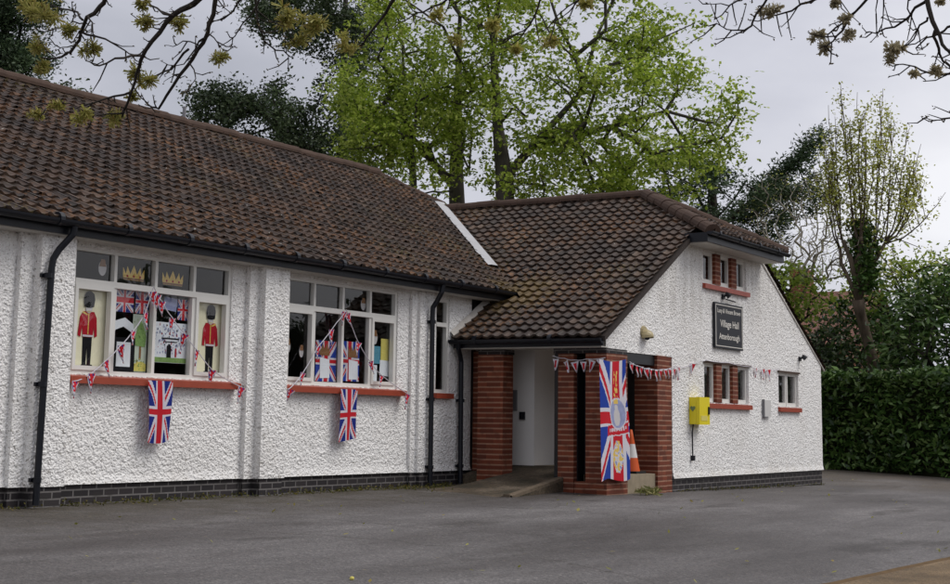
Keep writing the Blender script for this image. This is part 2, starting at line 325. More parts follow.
# far walls of the hall and a plain inner skin
b.quadw([(4,YF,-.3),(4,20.6,-.3),(4,20.6,2.78),(4,YF,2.78)]); b.quadw([(4,20.6,-.3),(26.3,20.6,-.3),(26.3,20.6,2.78),(4,20.6,2.78)]); b.quadw([(26.3,20.6,-.3),(26.3,14,-.3),(26.3,14,2.78),(26.3,20.6,2.78)])
b.prism([(4,YF,2.78),(4,20.6,2.78),(4,16.3,5.4)],(-.05,0,0))
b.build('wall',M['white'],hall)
for k,x0 in enumerate((7.30,10.96,14.62,18.28)):
    p=MB(); x0=x0
    for (a,c,pr) in (((x0,x0+.72,.065),(x0+.18,x0+.66,.165)) if k<3 else ((x0,x0+.60,.045),(x0+.14,x0+.50,.09))):
        y=YF-pr; st=.0165 if k else .05
        c=min(c,W3[0]-.012)
        patch(p,breaks([(a,c,st)]),breaks([(.20,2.78,st)]),lambda u,v:(u,y,v),(0,-1,0))
        patch(p,breaks([(y,YF+.0,st)]),breaks([(.20,2.78,st)]),lambda u,v:(a,YF-(u-y),v),(-1,0,0))
        patch(p,breaks([(y,YF+.0,st)]),breaks([(.20,2.78,st)]),lambda u,v:(c,u,v),(1,0,0))
        p.quadw([(a,y,.2),(a,YF,.2),(c,YF,.2),(c,y,.2)])
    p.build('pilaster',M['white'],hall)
p=MB(); p.box(4,19.9,YF+.012,YF+.25,-.4,.203)
for x0 in (7.30,10.96,14.62,18.28):
    p.box(x0+.02,min(x0+.70,18.86),YF-.035,YF+.012,-.4,.197); p.box(x0+.2,min(x0+.64,18.78),YF-(.145 if x0<18 else .08),YF-.035,-.4,.194)
p.build('plinth',M['dark_brick'],hall)
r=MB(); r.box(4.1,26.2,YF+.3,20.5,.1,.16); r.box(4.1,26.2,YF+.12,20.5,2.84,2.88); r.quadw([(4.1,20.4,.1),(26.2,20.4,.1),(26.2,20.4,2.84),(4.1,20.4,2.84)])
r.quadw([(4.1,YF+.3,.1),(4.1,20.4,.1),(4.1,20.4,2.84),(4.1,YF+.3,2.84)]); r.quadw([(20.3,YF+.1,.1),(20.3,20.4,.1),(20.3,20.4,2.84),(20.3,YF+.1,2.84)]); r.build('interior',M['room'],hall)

def bar(b,a,c,d,e,y0,y1,m=0): b.box(a,c,y0,y1,d,e,m)
def hall_window(a,c,name='window'):
    f=MB(); y0,y1=YF+.02,YF+.085; w=(c-a)/4; zt=2.335
    bar(f,a,a+.045,ZB,ZT,y0,y1); bar(f,c-.045,c,ZB,ZT,y0,y1); bar(f,a+.045,c-.045,ZB,ZB+.045,y0,y1); bar(f,a+.045,c-.045,ZT-.035,ZT,y0,y1)
    bar(f,a+.045,c-.045,zt-.033,zt+.033,y0-.012,y1)
    for i in (1,2,3):
        x=a+w*i; hw=.024 if i==2 else .028
        bar(f,x-hw,x+hw,ZB+.045,zt-.033,y0+.004,y1); bar(f,x-.022,x+.022,zt+.033,ZT-.035,y0+.004,y1)
    win=f.build(name,M['frame'],hall)
    for i in (0,3):     # opening casements
        s=MB(); x0=a+w*i+(.045 if i==0 else .028); x1=a+w*(i+1)-(.028 if i==0 else .045); z0,z1=ZB+.045,zt-.033; t=.045
        bar(s,x0,x0+t,z0,z1,y0-.016,y1-.01); bar(s,x1-t,x1,z0,z1,y0-.016,y1-.01); bar(s,x0+t,x1-t,z0,z0+t,y0-.016,y1-.01); bar(s,x0+t,x1-t,z1-t,z1,y0-.016,y1-.01)
        s.build('casement',M['frame'],win)
    for i in range(4):
        for z0,z1 in ((ZB+.04,zt-.03),(zt+.03,ZT-.03)):
            g=MB(); x0=a+w*i+.02; x1=a+w*(i+1)-.02; t=random.uniform(-.004,.004); t2=random.uniform(-.004,.004)
            g.face([(x0,y1-.02,z0),(x1,y1-.02+t,z0),(x1,y1-.02+t+t2,z1),(x0,y1-.02+t2,z1)]); g.build('pane',M['glass'],win)
    s=MB(); s.prism([(a-.06,YF+.09,1.36),(a-.06,YF-.10,1.325),(a-.06,YF-.10,1.255),(a-.06,YF+.09,1.255)],(c-a+.18,0,0))
    s.build('sill',M['red'],win); return win
for a,c in WINS: hall_window(a,c)
f=MB(); a,c=W3; y0,y1=YF+.02,YF+.085; z0=ZB-.03
bar(f,a,a+.05,z0,ZT,y0,y1); bar(f,c-.05,c,z0,ZT,y0,y1); bar(f,a+.05,c-.05,z0,z0+.05,y0,y1); bar(f,a+.05,c-.05,ZT-.05,ZT,y0,y1); bar(f,a+.05,c-.05,2.29,2.35,y0-.01,y1)
win=f.build('window',M['frame'],hall)
for z0,z1 in ((ZB+.02,2.29),(2.35,ZT-.05)):
    g=MB(); g.quadw([(a+.05,y1-.02,z0),(c-.05,y1-.02,z0),(c-.05,y1-.02,z1),(a+.05,y1-.02,z1)]); g.build('pane',M['glass'],win)
s=MB(); s.box(a-.05,c+.05,YF-.07,YF+.09,1.245,1.32); s.build('sill',M['red'],win)

# --- roofs: individual pantiles laid in courses
def tile_bm(O,A,S,N,a0,a1,c0,c1,period,gauge,seed):
    rng=random.Random(seed); O,A,S,N=map(Vector,(O,A,S,N)); bm=bmesh.new(); ul=bm.loops.layers.uv.new('UVMap')
    Q=6; shape=[(0,.029),(1/6,.033),(2/6,.019),(3/6,.002),(4/6,0),(5/6,.009),(1,.029)]
    for k in range(c0,c1):
        for i in range(int(round((a1-a0)/period))):
            j=rng.uniform(-.005,.008); sk=rng.uniform(-.008,.008); ds=rng.uniform(-.010,.010)-(rng.uniform(.02,.05) if rng.random()<.012 else 0)
            rows=[]
            for (s,lift) in ((k*gauge-.03+ds,.010),(k*gauge-.03+ds,.042+j),((k+1)*gauge+.01,.004)):
                row=[]
                for t,h in shape:
                    hh=h if lift>.02 or lift<.01 else h*.9
                    row.append(bm.verts.new(O+A*(a0+(i+t*1.02)*period+sk*(1 if s<k*gauge else 0))+S*s+N*(hh+lift)))
                rows.append(row)
            for r0,r1 in zip(rows,rows[1:]):
                for q in range(Q): bm.faces.new((r0[q],r0[q+1],r1[q+1],r1[q])).smooth=False
    return bm
def cut(bm,co,no):
    bmesh.ops.bisect_plane(bm,geom=bm.verts[:]+bm.edges[:]+bm.faces[:],plane_co=co,plane_no=no,clear_outer=True)
def plan_cut(bm,p,q,keep):
    """keep the part of bm on keep's side of the vertical plane through p,q"""
    d=Vector((q[0]-p[0],q[1]-p[1],0)); n=Vector((d.y,-d.x,0)).normalized()
    if n.dot(Vector((keep[0]-p[0],keep[1]-p[1],0)))>0: n=-n
    cut(bm,Vector((p[0],p[1],0)),n)
sm=.561; th=math.atan(sm); Sm=(0,math.cos(th),math.sin(th)); Nm=(0,-math.sin(th),math.cos(th))
RID=(16.3,2.92+sm*(16.3-11.60)); V0=(20.77,11.6); V1=(24.5,15.3)
bm=tile_bm((4,11.60,2.895),(1,0,0),Sm,Nm,0,21.0,0,27,.184,.2048,1)
plan_cut(bm,V0,V1,(15,14)); plan_cut(bm,(23.7,16.3),V1,(15,14)); cut(bm,Vector((0,16.3,0)),Vector((0,1,0)))
mb=MB(); mb.addbm(bm)
mb.quadw([(4,11.60,2.885),(20.77,11.60,2.885),(23.7,16.3,RID[1]-.05),(4,16.3,RID[1]-.05)])
mb.quadw([(27.0,21,2.885),(3.9,21,2.885),(3.9,16.3,RID[1]),(23.7,16.3,RID[1])]); mb.quadw([(27.0,14.2,2.9),(27.0,21,2.9),(23.7,16.3,RID[1]),(24.45,15.3,4.95)])
main_roof=mb.build('roof',M['tile'],hall)
# wing: eave X=19.42, ridge X=24.3
sw=.555; tw=math.atan(sw); Sw=(math.cos(tw),0,math.sin(tw)); Nw=(-math.sin(tw),0,math.cos(tw)); RX,RZ=24.3,2.14+sw*(24.3-19.42)
ck=7
def wing_left(c0,c1,y1): return tile_bm((19.40,9.42,2.115),(0,1,0),Sw,Nw,0,y1-9.42,c0,c1,.175,.2046,2)
mb=MB()
bm=wing_left(0,ck,11.92); cut(bm,Vector((0,11.915,0)),Vector((0,1,0))); mb.addbm(bm)
bm=wing_left(ck,29,15.5); plan_cut(bm,V0,V1,(21,9.6)); plan_cut(bm,(22.68,9.1),(24.3,10.95),(21,11)); cut(bm,Vector((24.3,0,0)),Vector((1,0,0))); mb.addbm(bm)
mb.quadw([(19.42,9.44,2.10),(22.95,9.44,4.06),(22.95,12.0,4.06),(19.42,11.9,2.10)]); mb.quadw([(22.95,9.5,4.06),(24.3,10.95,RZ-.04),(24.3,15.1,RZ-.04),(22.95,13.7,4.06)])
# right slope
sr=.542; tr=math.atan(sr)
bm=tile_bm((29.5,9.515,2.03),(0,1,0),(-math.cos(tr),0,math.sin(tr)),(math.sin(tr),0,math.cos(tr)),0,5.6,0,29,.175,.2048,3); plan_cut(bm,(26.0,9.1),(24.3,10.95),(28,13)); cut(bm,Vector((24.3,0,0)),Vector((-1,0,0))); mb.addbm(bm)
mb.quadw([(29.5,9.50,2.0),(29.5,15,2.0),(24.3,15,RZ-.04),(24.3,10.95,RZ-.04)]); mb.quadw([(29.5,9.50,2.0),(24.3,10.95,RZ-.04),(25.7,9.52,4.0)])
# half hip
sh=.486; thh=math.atan(sh); Sh=(0,math.cos(thh),math.sin(thh)); Nh=(0,-math.sin(thh),math.cos(thh))
bm=tile_bm((22.4,9.06,3.93),(1,0,0),Sh,Nh,0,3.8,0,11,.175,.2046,4); plan_cut(bm,(22.68,9.1),(24.3,10.95),(24.3,9.2)); plan_cut(bm,(26.0,9.1),(24.3,10.95),(24.3,9.2)); mb.addbm(bm)
mb.face([(22.7,9.1,3.92),(26.0,9.1,3.92),(24.3,10.95,RZ-.05)])
wing_roof=mb.build('wing_roof',M['tile'],hall)
def ridge_line(name,p,q,parent,r=.115,mat='ridge',seg=.42):
    p,q=Vector(p),Vector(q); n=max(1,round((q-p).length/seg)); b=MB(); u=(q-p).normalized(); side=u.cross(Vector((0,0,1))).normalized(); up=side.cross(u)
    rng=random.Random(int(p.x*100))
    for i in range(n):
        a=p+(q-p)*(i/n); c=p+(q-p)*((i+1)/n); dz=rng.uniform(-.008,.01); 
        prof=[]
        for k in range(9):
            w=PI*(-.08+1.16*k/8); prof.append((math.cos(w),math.sin(w)))
        r0,r1=r*1.0,r*1.10
        A0=[a+side*(x*r0)+up*(z*r0*.85+dz) for x,z in prof]; A1=[c+u*.03+side*(x*r1)+up*(z*r1*.85+dz) for x,z in prof]
        for k in range(8): b.quadw([A0[k],A1[k],A1[k+1],A0[k+1]])
        b.face(A1[::-1])
    return b.build(name,M[mat],parent)
ridge_line('ridge_tiles',(3.9,16.3,RID[1]+.0),(23.7,16.3,RID[1]+.0),main_roof)
ridge_line('hip_tiles',(23.7,16.3,RID[1]-.02),(24.5,15.3,4.98),main_roof,.10)
ridge_line('ridge_tiles',(24.3,15.25,RZ+.02),(24.3,10.95,RZ+.02),wing_roof)
ridge_line('hip_tiles',(24.3,10.98,RZ+.03),(22.66,9.1,3.96),wing_roof,.125,'ridge',.3)
ridge_line('hip_tiles',(24.3,10.98,RZ+.03),(26.02,9.1,3.96),wing_roof,.125,'ridge',.3)
# lead valley, lying on the main slope beside the valley line
v=MB(); prev=None
for i in range(17):
    t=.10+.90*i/16; x=21.25+(24.42-21.25)*t; y=11.6+(x-20.77)*.992; wdt=.22+.06*noise.noise(Vector((x*4,0,0))); z=lambda yy:2.92+sm*(yy-11.6)+.055
    row=((x-.05-wdt,y+.02,z(y+.02)),(x-.05-wdt*.5,y+.02,z(y+.02)+.012),(x+.015,y,z(y)+.02),(x+.05,y-.03,z(y)-.09))
    if prev:
        for q in range(3): v.quadw([prev[q],row[q],row[q+1],prev[q+1]])
    prev=row
v.build('valley_flashing',M['lead'],main_roof)
# mortar fillet where the wing roof runs up the hall wall under the main eave
v=MB(); prev=None
for i in range(10):
    x=19.38+i*.145; z=2.14+sw*(x-19.42); k=.015*noise.noise(Vector((x*8,2,0)))
    row=((x,11.925,z+.115+k),(x,11.865+k,z+.055))
    row=row+((x,11.865+k,z-.02),)
    if prev:
        v.quadw([prev[0],row[0],row[1],prev[1]]); v.quadw([prev[1],row[1],row[2],prev[2]])
    prev=row
v.build('mortar_fillet',M['mortar'],wing_roof)
v=MB(); v.tube([(18.28,16.3,RID[1]),(18.28,16.3,RID[1]+.28)],.028,8); v.build('vent_pipe',M['grey'],main_roof)

# --- gutters, fascias, soffits, pipes
def gutter(name,p,q,r,parent):
    p,q=Vector(p),Vector(q); u=(q-p).normalized(); side=u.cross(Vector((0,0,1))).normalized(); b=MB()
    n=max(2,round((q-p).length/1.0)); prof=[]
    for k in range(9): w=PI*(1+k/8); prof.append((math.cos(w),math.sin(w)))
    rows=[]
    for i in range(n+1):
        c=p+(q-p)*(i/n)-Vector((0,0,.006*math.sin(i*2.1)**2))
        rows.append([c+side*(x*r)+Vector((0,0,z*r)) for x,z in prof]+[c+side*(x*r*.9)+Vector((0,0,z*r*.9)) for x,z in prof[::-1]])
    for a,c in zip(rows,rows[1:]):
        for k in range(len(a)-1): b.quadw([a[k],c[k],c[k+1],a[k+1]])
    for row in (rows[0],rows[-1]): b.face(row[:9])
    for i in range(n):          # unions / brackets
        c=p+(q-p)*((i+.35)/n); b.tube([c-u*.03-Vector((0,0,.004)),c+u*.03-Vector((0,0,.004))],r*1.12,12)
    return b.build(name,M['black'],parent)
gutter('gutter',(3.9,11.585,2.905),(20.72,11.585,2.905),.062,hall)
b=MB(); b.box(3.9,20.72,11.655,11.68,2.765,2.90); b.build('fascia',M['black'],hall)
b=MB(); b.box(3.9,20.6,11.682,YF+.0,2.755,2.775); b.build('soffit',M['cream'],hall)
gutter('gutter',(19.385,11.93,2.105),(19.385,9.44,2.095),.062,hall)
b=MB(); b.box(19.455,19.48,9.46,11.91,1.99,2.115); b.build('fascia',M['black'],hall)
b=MB(); b.box(19.482,19.72,9.50,11.91,1.975,1.992); b.build('soffit',M['cream'],hall)
gutter('gutter',(22.45,9.045,3.93),(26.1,9.045,3.93),.055,hall)
b=MB(); b.box(22.5,26.05,9.11,9.135,3.775,3.925); b.box(22.5,22.53,9.135,9.50,3.775,3.92); b.box(26.02,26.05,9.135,9.50,3.775,3.92); b.build('fascia',M['black'],hall)
b=MB(); b.box(22.53,26.02,9.137,9.52,3.765,3.785); b.build('soffit',M['cream'],hall)
vb=simple('verge_dark',(.045,.036,.032),.8,.2,.3,8)
def verge(x0,z0,x1,z1,y,h=.075):
    b=MB(); b.prism([(x0,y,z0),(x0,y,z0-h),(x1,y,z1-h),(x1,y,z1)],(0,9.535-y,0)); b.build('verge',vb if h>.06 else M['mortar'],hall)
verge(19.41,2.125,22.62,3.90,9.405); verge(26.0,3.84,29.46,2.015,9.512,.03)
def pipe(path,parent=hall):
    P=MB(); P.tube(path,.036,10)
    for z in (2.3,1.2,.25):
        x,y=path[-1][0],path[-1][1]
        if z<path[-2][2]: P.tube([(x,y,z),(x,y,z+.05)],.046,10); P.box(x-.06,x+.06,y+.03,y+.06,z+.005,z+.045)
    P.build('downpipe',M['black'],parent)
pipe([(11.40,11.585,2.85),(11.39,11.60,2.76),(11.29,11.68,2.60),(11.24,11.705,2.50),(11.23,11.71,2.40),(11.19,11.71,.03)])
pipe([(18.62,11.585,2.85),(18.61,11.60,2.75),(18.67,11.72,2.62),(18.65,11.775,2.53),(18.65,11.78,2.44),(18.66,11.78,.02)])
pipe([(19.39,11.78,2.06),(19.41,11.80,1.98),(19.53,11.84,1.88),(19.58,11.85,1.80),(19.58,11.85,1.7),(19.60,11.85,.02)])

# --- gable wall of the wing
def roofz(x): return min(2.14+sw*(x-19.42)-.03, 2.03+sr*(29.5-x)-.03, 3.80)
gh=[(23.33,23.83,1.28,1.91),(24.06,24.56,1.28,1.91),(24.79,25.33,1.28,1.91),(26.84,27.92,1.27,1.88),(23.33,23.83,3.215,3.73),(24.06,24.56,3.215,3.73),(24.79,25.29,3.215,3.73)]
b=MB(); st=.0215
us=breaks([(19.7,22.03,st),(22.03,23.33,st),(23.33,23.83,st),(23.83,24.06,st),(24.06,24.56,st),(24.56,24.79,st),(24.79,25.29,st),(25.29,25.33,.02),(25.33,26.84,st),(26.84,27.92,st),(27.92,29.27,st)])
vs=breaks([(.10,1.27,st),(1.27,1.28,.01),(1.28,1.88,st),(1.88,1.91,.03),(1.91,1.945,.035),(1.945,3.215,st),(3.215,3.73,st),(3.73,3.83,.03)])
patch(b,us,vs,lambda u,v:(u,YG-.022*max(0,1-(v-.10)/.09),v),(0,-1,0),gh,inside=lambda u,v:(u>22.03 or v>1.945) and v<roofz(u)+.08)
bm=bmesh.new(); me=bpy.data.meshes.new('t'); me.from_pydata(b.v,[],b.f); bm.from_mesh(me)
cut(bm,Vector((19.42,0,2.11)),Vector((-sw,0,1))); cut(bm,Vector((29.5,0,2.0)),Vector((sr,0,1)))
bmesh.ops.delete(bm,geom=[x for x in bm.verts if not x.link_faces],context='VERTS')
b=MB(); b.addbm(bm); bm.free(); bpy.data.meshes.remove(me)
for h in gh: reveal(b,*h,YG,.12)
# return walls
patch(b,breaks([(YG,15.2,.06)]),breaks([(.08,2.0,.06)]),lambda u,v:(29.27,u,v),(1,0,0))
b.quadw([(22.03,YG,.1),(22.03,YG+.3,.1),(22.03,YG+.3,1.945),(22.03,YG,1.945)])
b.quadw([(19.7,YG,1.945),(22.03,YG,1.945),(22.03,YG+.3,1.945),(19.7,YG+.3,1.945)])
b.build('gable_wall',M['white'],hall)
p=MB(); p.box(22.05,29.25,YG+.014,YG+.3,-.5,.098); p.box(29.0,29.25,YG+.3,15.2,-.5,.08); p.build('plinth',M['dark_brick'],hall)
# brick mullions, sills and casements of the gable windows
def gable_window(lights,zb,zt,mull,name='window'):
    a,c=lights[0][0],lights[-1][1]
    s=MB(); s.prism([(a-.04,YG+.16,zb+.004),(a-.04,YG-.055,zb-.02),(a-.04,YG-.055,zb-.095),(a-.04,YG+.16,zb-.095)],(c-a+.08,0,0)); win=s.build(name,M['red'],hall)
    for x0,x1 in mull:
        q=MB(); q.box(x0-.003,x1+.003,YG-.012,YG+.12,zb+.004,zt); q.build('brick_mullion',M['red_brick'],win)
    for x0,x1 in lights:
        f=MB(); y0,y1=YG+.045,YG+.095; t=.05
        bar(f,x0,x0+t,zb+.005,zt,y0,y1); bar(f,x1-t,x1,zb+.005,zt,y0,y1); bar(f,x0+t,x1-t,zb+.005,zb+.07,y0,y1); bar(f,x0+t,x1-t,zt-.05,zt,y0,y1); o=f.build('frame',M['frame'],win)
        g=MB(); g.quadw([(x0+t,y1-.02,zb+.07),(x1-t,y1-.02,zb+.07),(x1-t,y1-.02,zt-.05),(x0+t,y1-.02,zt-.05)]); g.build('pane',M['glass'],win)
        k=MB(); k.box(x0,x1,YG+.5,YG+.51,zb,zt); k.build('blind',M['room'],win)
gable_window([(23.33,23.83),(24.06,24.56),(24.79,25.33)],1.28,1.91,[(23.83,24.06),(24.56,24.79)])
gable_window([(23.33,23.83),(24.06,24.56),(24.79,25.29)],3.215,3.73,[(23.83,24.06),(24.56,24.79)])
gable_window([(26.84,27.36),(27.40,27.92)],1.27,1.88,[])
q=MB(); q.box(27.365,27.395,YG+.035,YG+.11,1.275,1.88); q.build('window_mullion',M['frame'],hall)
# tile creasing over the lower openings
for a,c,z in ((23.28,25.40,1.912),(26.80,27.96,1.882)): q=MB(); q.box(a,c,YG-.03,YG+.04,z,z+.03); q.build('tile_creasing',M['ridge'],hall)
# --- porch
def pier(*boxes):
    p=MB()
    for bx in boxes: p.box(*bx)
    return p.build('brick_pier',M['red_brick'],hall)
pier((19.70,20.0,11.20,11.63,-.1,1.90)); pier((20.02,20.12,11.632,11.90,-.1,1.974))
pier((19.70,19.80,10.04,10.29,-.3,1.90)); pier((19.70,20.39,9.52,9.85,-.4,1.90)); pier((21.42,21.76,9.505,9.88,-.4,1.945)); pier((21.80,22.02,9.535,9.86,-.4,1.944))
pier((19.72,20.03,9.852,10.038,-.3,.10))
s_=MB(); s_.box(19.802,20.14,10.025,10.28,-.1,1.97); s_.box(20.0,20.04,9.852,10.02,.101,1.97); s_.build('slot_shade',M['darkdoor_and_shade'],hall)  # black sheets paint in the shade inside the slot
l=MB(); l.box(19.705,20.39,9.525,10.37,1.902,1.974); l.build('lintel_and_shade',M['dark_brick'],hall)
l=MB(); l.box(19.705,20.0,11.18,11.63,1.902,1.974); l.build('lintel_and_shade',M['dark_brick'],hall)
l=MB(); l.box(19.716,20.0,9.54,11.9,1.993,2.10); l.build('eave_beam',M['cream'],hall)
l=MB(); l.box(20.392,21.418,YG+.02,YG+.2,1.79,1.944); l.build('lintel_and_shade',M['darkdoor_and_shade'],hall)  # dark block added as the shade at the opening head
f=MB(); f.box(20.0,22.4,9.60,10.375,.02,.19); f.box(20.5,22.4,10.38,11.099,.02,.285); f.box(20.395,21.415,9.545,9.60,-.4,.188); f.build('porch_floor',M['concrete'],hall)
w=MB(); w.box(20.48,22.4,11.10,11.92,.05,2.3); w.box(22.4,22.45,9.6,11.38,.19,2.3); w.box(19.72,22.4,9.62,11.91,2.0,2.03); w.build('porch_wall',M['inner'],hall)
d=MB(); d.box(22.34,22.395,9.9,11.2,.19,1.99); d.box(22.32,22.34,10.52,10.56,.25,1.95); d.build('porch_door',M['darkdoor_and_shade'],hall)
d=MB(); d.box(19.74,19.82,10.292,10.37,-.05,1.97); d.build('door_frame',M['darkdoor_and_shade'],hall)
# mossy ramp up into the porch with a pale concrete edge
rp=MB(); N_=14
def rz(t): return -.06+.20*t
L0,L1=(17.55,11.75),(19.72,11.48); R0,R1=(17.75,10.12),(19.72,10.30)
for i in range(N_):
    for j in range(10):
        q=[]
        for (a,c) in ((i,j),(i+1,j),(i+1,j+1),(i,j+1)):
            t=a/N_; s=c/10; x=L0[0]*(1-s)*(1-t)+R0[0]*s*(1-t)+L1[0]*(1-s)*t+R1[0]*s*t; y=L0[1]*(1-s)*(1-t)+R0[1]*s*(1-t)+L1[1]*(1-s)*t+R1[1]*s*t
            z=(rz(t)+.07*t*(1-s))*(min(1,s*3.2)**.8 if s<.31 else 1)+(-.03 if s<.31 else 0)*(1-s*3.2)+.012*noise.noise(Vector((x*3,y*3,0)))
            q.append((x,y,z))
        rp.quadw(q[::-1])
rp.prism([(19.72,10.38,.0),(20.49,10.38,.0),(20.49,10.38,.285),(19.72,10.38,.145)],(0,1.5,0))
m,nt,bs,N,L=mat('mossy_concrete'); tc=N('ShaderNodeTexCoord').outputs['Object']
c=ramp_out(nt,tex(nt,'ShaderNodeTexNoise',1.7,tc,6).outputs['Fac'],[(.35,(.030,.024,.012)),(.55,(.070,.052,.033)),(.75,(.15,.12,.09))]); vo=tex(nt,'ShaderNodeTexVoronoi',38,tc)
c=mix(nt,.4,c,mix(nt,1.0,c,ramp_out(nt,vo.outputs['Color'],[(.1,(.3,.3,.3)),(.9,(2,1.9,1.7))]),'MULTIPLY')); L(c,bs.inputs['Base Color']); bs.inputs['Roughness'].default_value=.95; bump(nt,vo.outputs['Distance'],.7,.01,bs)
ramp_o=rp.build('entrance_ramp',m,hall)
e=MB(); e.prism([(17.85,10.03,-.10),(17.85,10.13,-.10),(17.85,10.13,-.02),(17.85,10.03,-.02)],(0.01,0,0))
pr=None
for i in range(15):
    t=i/14; x=R0[0]+.15+(R1[0]-.02-R0[0]-.15)*t; y=R0[1]+(R1[1]-R0[1])*t; z=rz(.07+t*.93)+.018+.008*noise.noise(Vector((x*5,0,0)))
    row=((x,y-.10,-.2),(x,y-.10,z-.05),(x,y-.10,z-.01),(x,y-.03,z),(x,y+.04,z-.015))
    if pr:
        for k in range(4): e.quadw([pr[k],row[k],row[k+1],pr[k+1]],1 if k==0 else 0)
    pr=row
e.build('ramp_edge',[simple('ramp_edge_concrete',(.14,.11,.08),.9,.1,.5,12),m],ramp_o)
# ------------------------------------------------------------------ flags
def uj(u,v):
    """the union flag, u along the fly, v across: 0 red, 1 white, 2 blue"""
    x=(u-.5)*60; y=(v-.5)*30
    if abs(x)<3 or abs(y)<3: return 0
    if abs(x)<5 or abs(y)<5: return 1
    s=1 if x*y>0 else -1; d=(y-s*x/2)/1.118; dd=d*(1 if x>0 else -1)
    if 0<dd<2: return 0
    return 1 if abs(d)<3 else 2
FM=[M['fred'],M['fwhite'],M['fblue'],M['fblue2'],M['lilac'],M['gold'],M['skin']]
def flag(name,pos,colour,nu,nv,label,cat='flag',mats=FM):
    b=MB()
    for j in range(nv+1):
        for i in range(nu+1): b.v.append(tuple(pos(i/nu,j/nv)))
    W=nu+1
    for j in range(nv):
        for i in range(nu):
            b.f.append((j*W+i,(j+1)*W+i,(j+1)*W+i+1,j*W+i+1)); b.u.append([(0,0)]*4); b.m.append(colour((i+.5)/nu,(j+.5)/nv))
    o=b.build(name,mats,None,True); return tag(o,label,cat)
def sillflag(x0,label,ph):
    def pos(s,t):
        w=.40-.04*t+.01*math.sin(t*5+ph); x=x0+.02*t+(s-.5)*w+.012*math.sin(t*3+ph)
        y=YF-.125-.012*math.sin(s*9+t*2+ph)-.02*t*(1-t)+.01*t
        return (x,y,1.315-.67*t-.02*math.sin(s*3+ph)*t)
    flag('union_flag',pos,lambda s,t:uj(t,s),44,66,label)
sillflag(13.03,'small union flag hanging upright below the window with the guardsman posters',.3)
sillflag(16.66,'small union flag hanging below the window between the two drainpipes',2.1)
def porch_col(s,t):
    v=.04+s*.72; u=t*1.02+.01
    k=uj(u,v); k=3 if k==2 else k
    e=((s-.66)/.28)**2+((t-.44)/.135)**2
    if e<1.0:
        if e>.80: return 1
        f=((s-.64)/.10)**2+((t-.47)/.075)**2
        if f<1 and t>.40: return 6
        if ((s-.64)/.06)**2+((t-.385)/.022)**2<1: return 6
        if t<.36 and abs(s-.63)<.08: return 5
        return 4
    rb=t-(.575-.05*(s-.6)+.06*(s-.62)**2)
    if abs(rb)<.052 and .26<s<.97:
        if abs(rb)>.043: return 1
        if abs(rb)<.014 and .36<s<.9 and (int(s*46)%3)!=0: return 1
        return 0
    if .67<t<.93:
        q=noise.noise(Vector((s*16,t*30,4))); w=.05+.10*math.sin((t-.67)/.26*PI)
        if abs(s-.64)<w:
            return 5 if q>.02 else (1 if q>-.25 else 4)
    if .08<t<.30 and abs(s-.64)<.07 and noise.noise(Vector((s*20,t*26,9)))>.05: return 5
    return k
def porch_pos(s,t):
    sag=.035*math.sin(s*PI)*(1-t); w=.82+.10*t+.02*math.sin(t*PI)-.05*math.sin(min(1,t*2)*PI)
    return (19.335+.02*t+s*w, YG-.075-.022*math.sin(s*7+t*1.6)*(.5+.5*t)-.015*s, 1.80+.03*s-sag-1.68*t+.03*math.sin(s*6)*t)
flag('coronation_flag',porch_pos,porch_col,72,120,'large blue and red commemorative union flag with oval emblem on the porch corner pier')

# ------------------------------------------------------------------ bunting
def pennant_mesh(name,colour,w,l,n=8,mats=FM):
    b=MB()
    for j in range(n):
        t0,t1=j/n,(j+1)/n
        for i in range(n):
            s0,s1=i/n,(i+1)/n
            P=lambda s,t:((s-.5)*w*(1-t*.96),.012*math.sin(s*5+t*4),-l*t)
            b.face([P(s0,t0),P(s0,t1),P(s1,t1),P(s1,t0)],None,colour((s0+s1)/2,(t0+t1)/2))
    me=bpy.data.meshes.new(name); me.from_pydata(b.v,[],b.f)
    for m_ in mats: me.materials.append(m_)
    me.polygons.foreach_set('material_index',b.m); me.update(); return me
PEN=pennant_mesh('pennant',lambda s,t:1 if (s<.12 or s>.88 or t<.06) else uj(.14+.76*t*.8,s),.125,.20)
PEN2=pennant_mesh('pennant',lambda s,t:(1 if (s<.28 or s>.72 or t<.10) else (0 if t<.8 else 1)),.12,.165)
PEN3=pennant_mesh('pennant',lambda s,t:(1 if s<.55 else 0),.12,.19)
def bunting(label,cord,spots,mesh,axis,group='bunting strung across the hall front',tilt=.35,seed=1):
    rng=random.Random(seed); o=thing('bunting',label,'bunting',cord[len(cord)//2],group); oo=origin(o)
    pth=[]
    for a,c in zip(cord,cord[1:]):
        a,c=Vector(a),Vector(c)
        for k in range(3):
            p=a.lerp(c,k/3); p.z-=.012*math.sin(k/3*PI); pth.append(p)
    pth.append(Vector(cord[-1])); t=MB(); t.tube(pth,.006,5); t.build('cord',M['fwhite'],o)
    for p in spots:
        q=bpy.data.objects.new('pennant',mesh); COL.objects.link(q); q.parent=o; q.location=Vector(p)-oo
        q.rotation_euler=(rng.uniform(-.15,.15),rng.uniform(-tilt,tilt),(0 if axis=='x' else -PI/2)+rng.uniform(-.5,.5)); s=rng.uniform(.85,1.1); q.scale=(s,s,s)
    return o
def xz(L,y): return [(x,y(x) if callable(y) else y,z) for x,z in L]
yb=lambda x:YF-.075
c1=xz([(11.70,1.27),(11.95,1.33),(12.21,1.50),(12.42,1.67),(12.60,1.83),(12.79,2.05),(12.91,2.36),(13.06,2.20),(13.23,2.04),(13.47,1.86),(13.68,1.69),(13.98,1.46),(14.46,1.28)],yb)
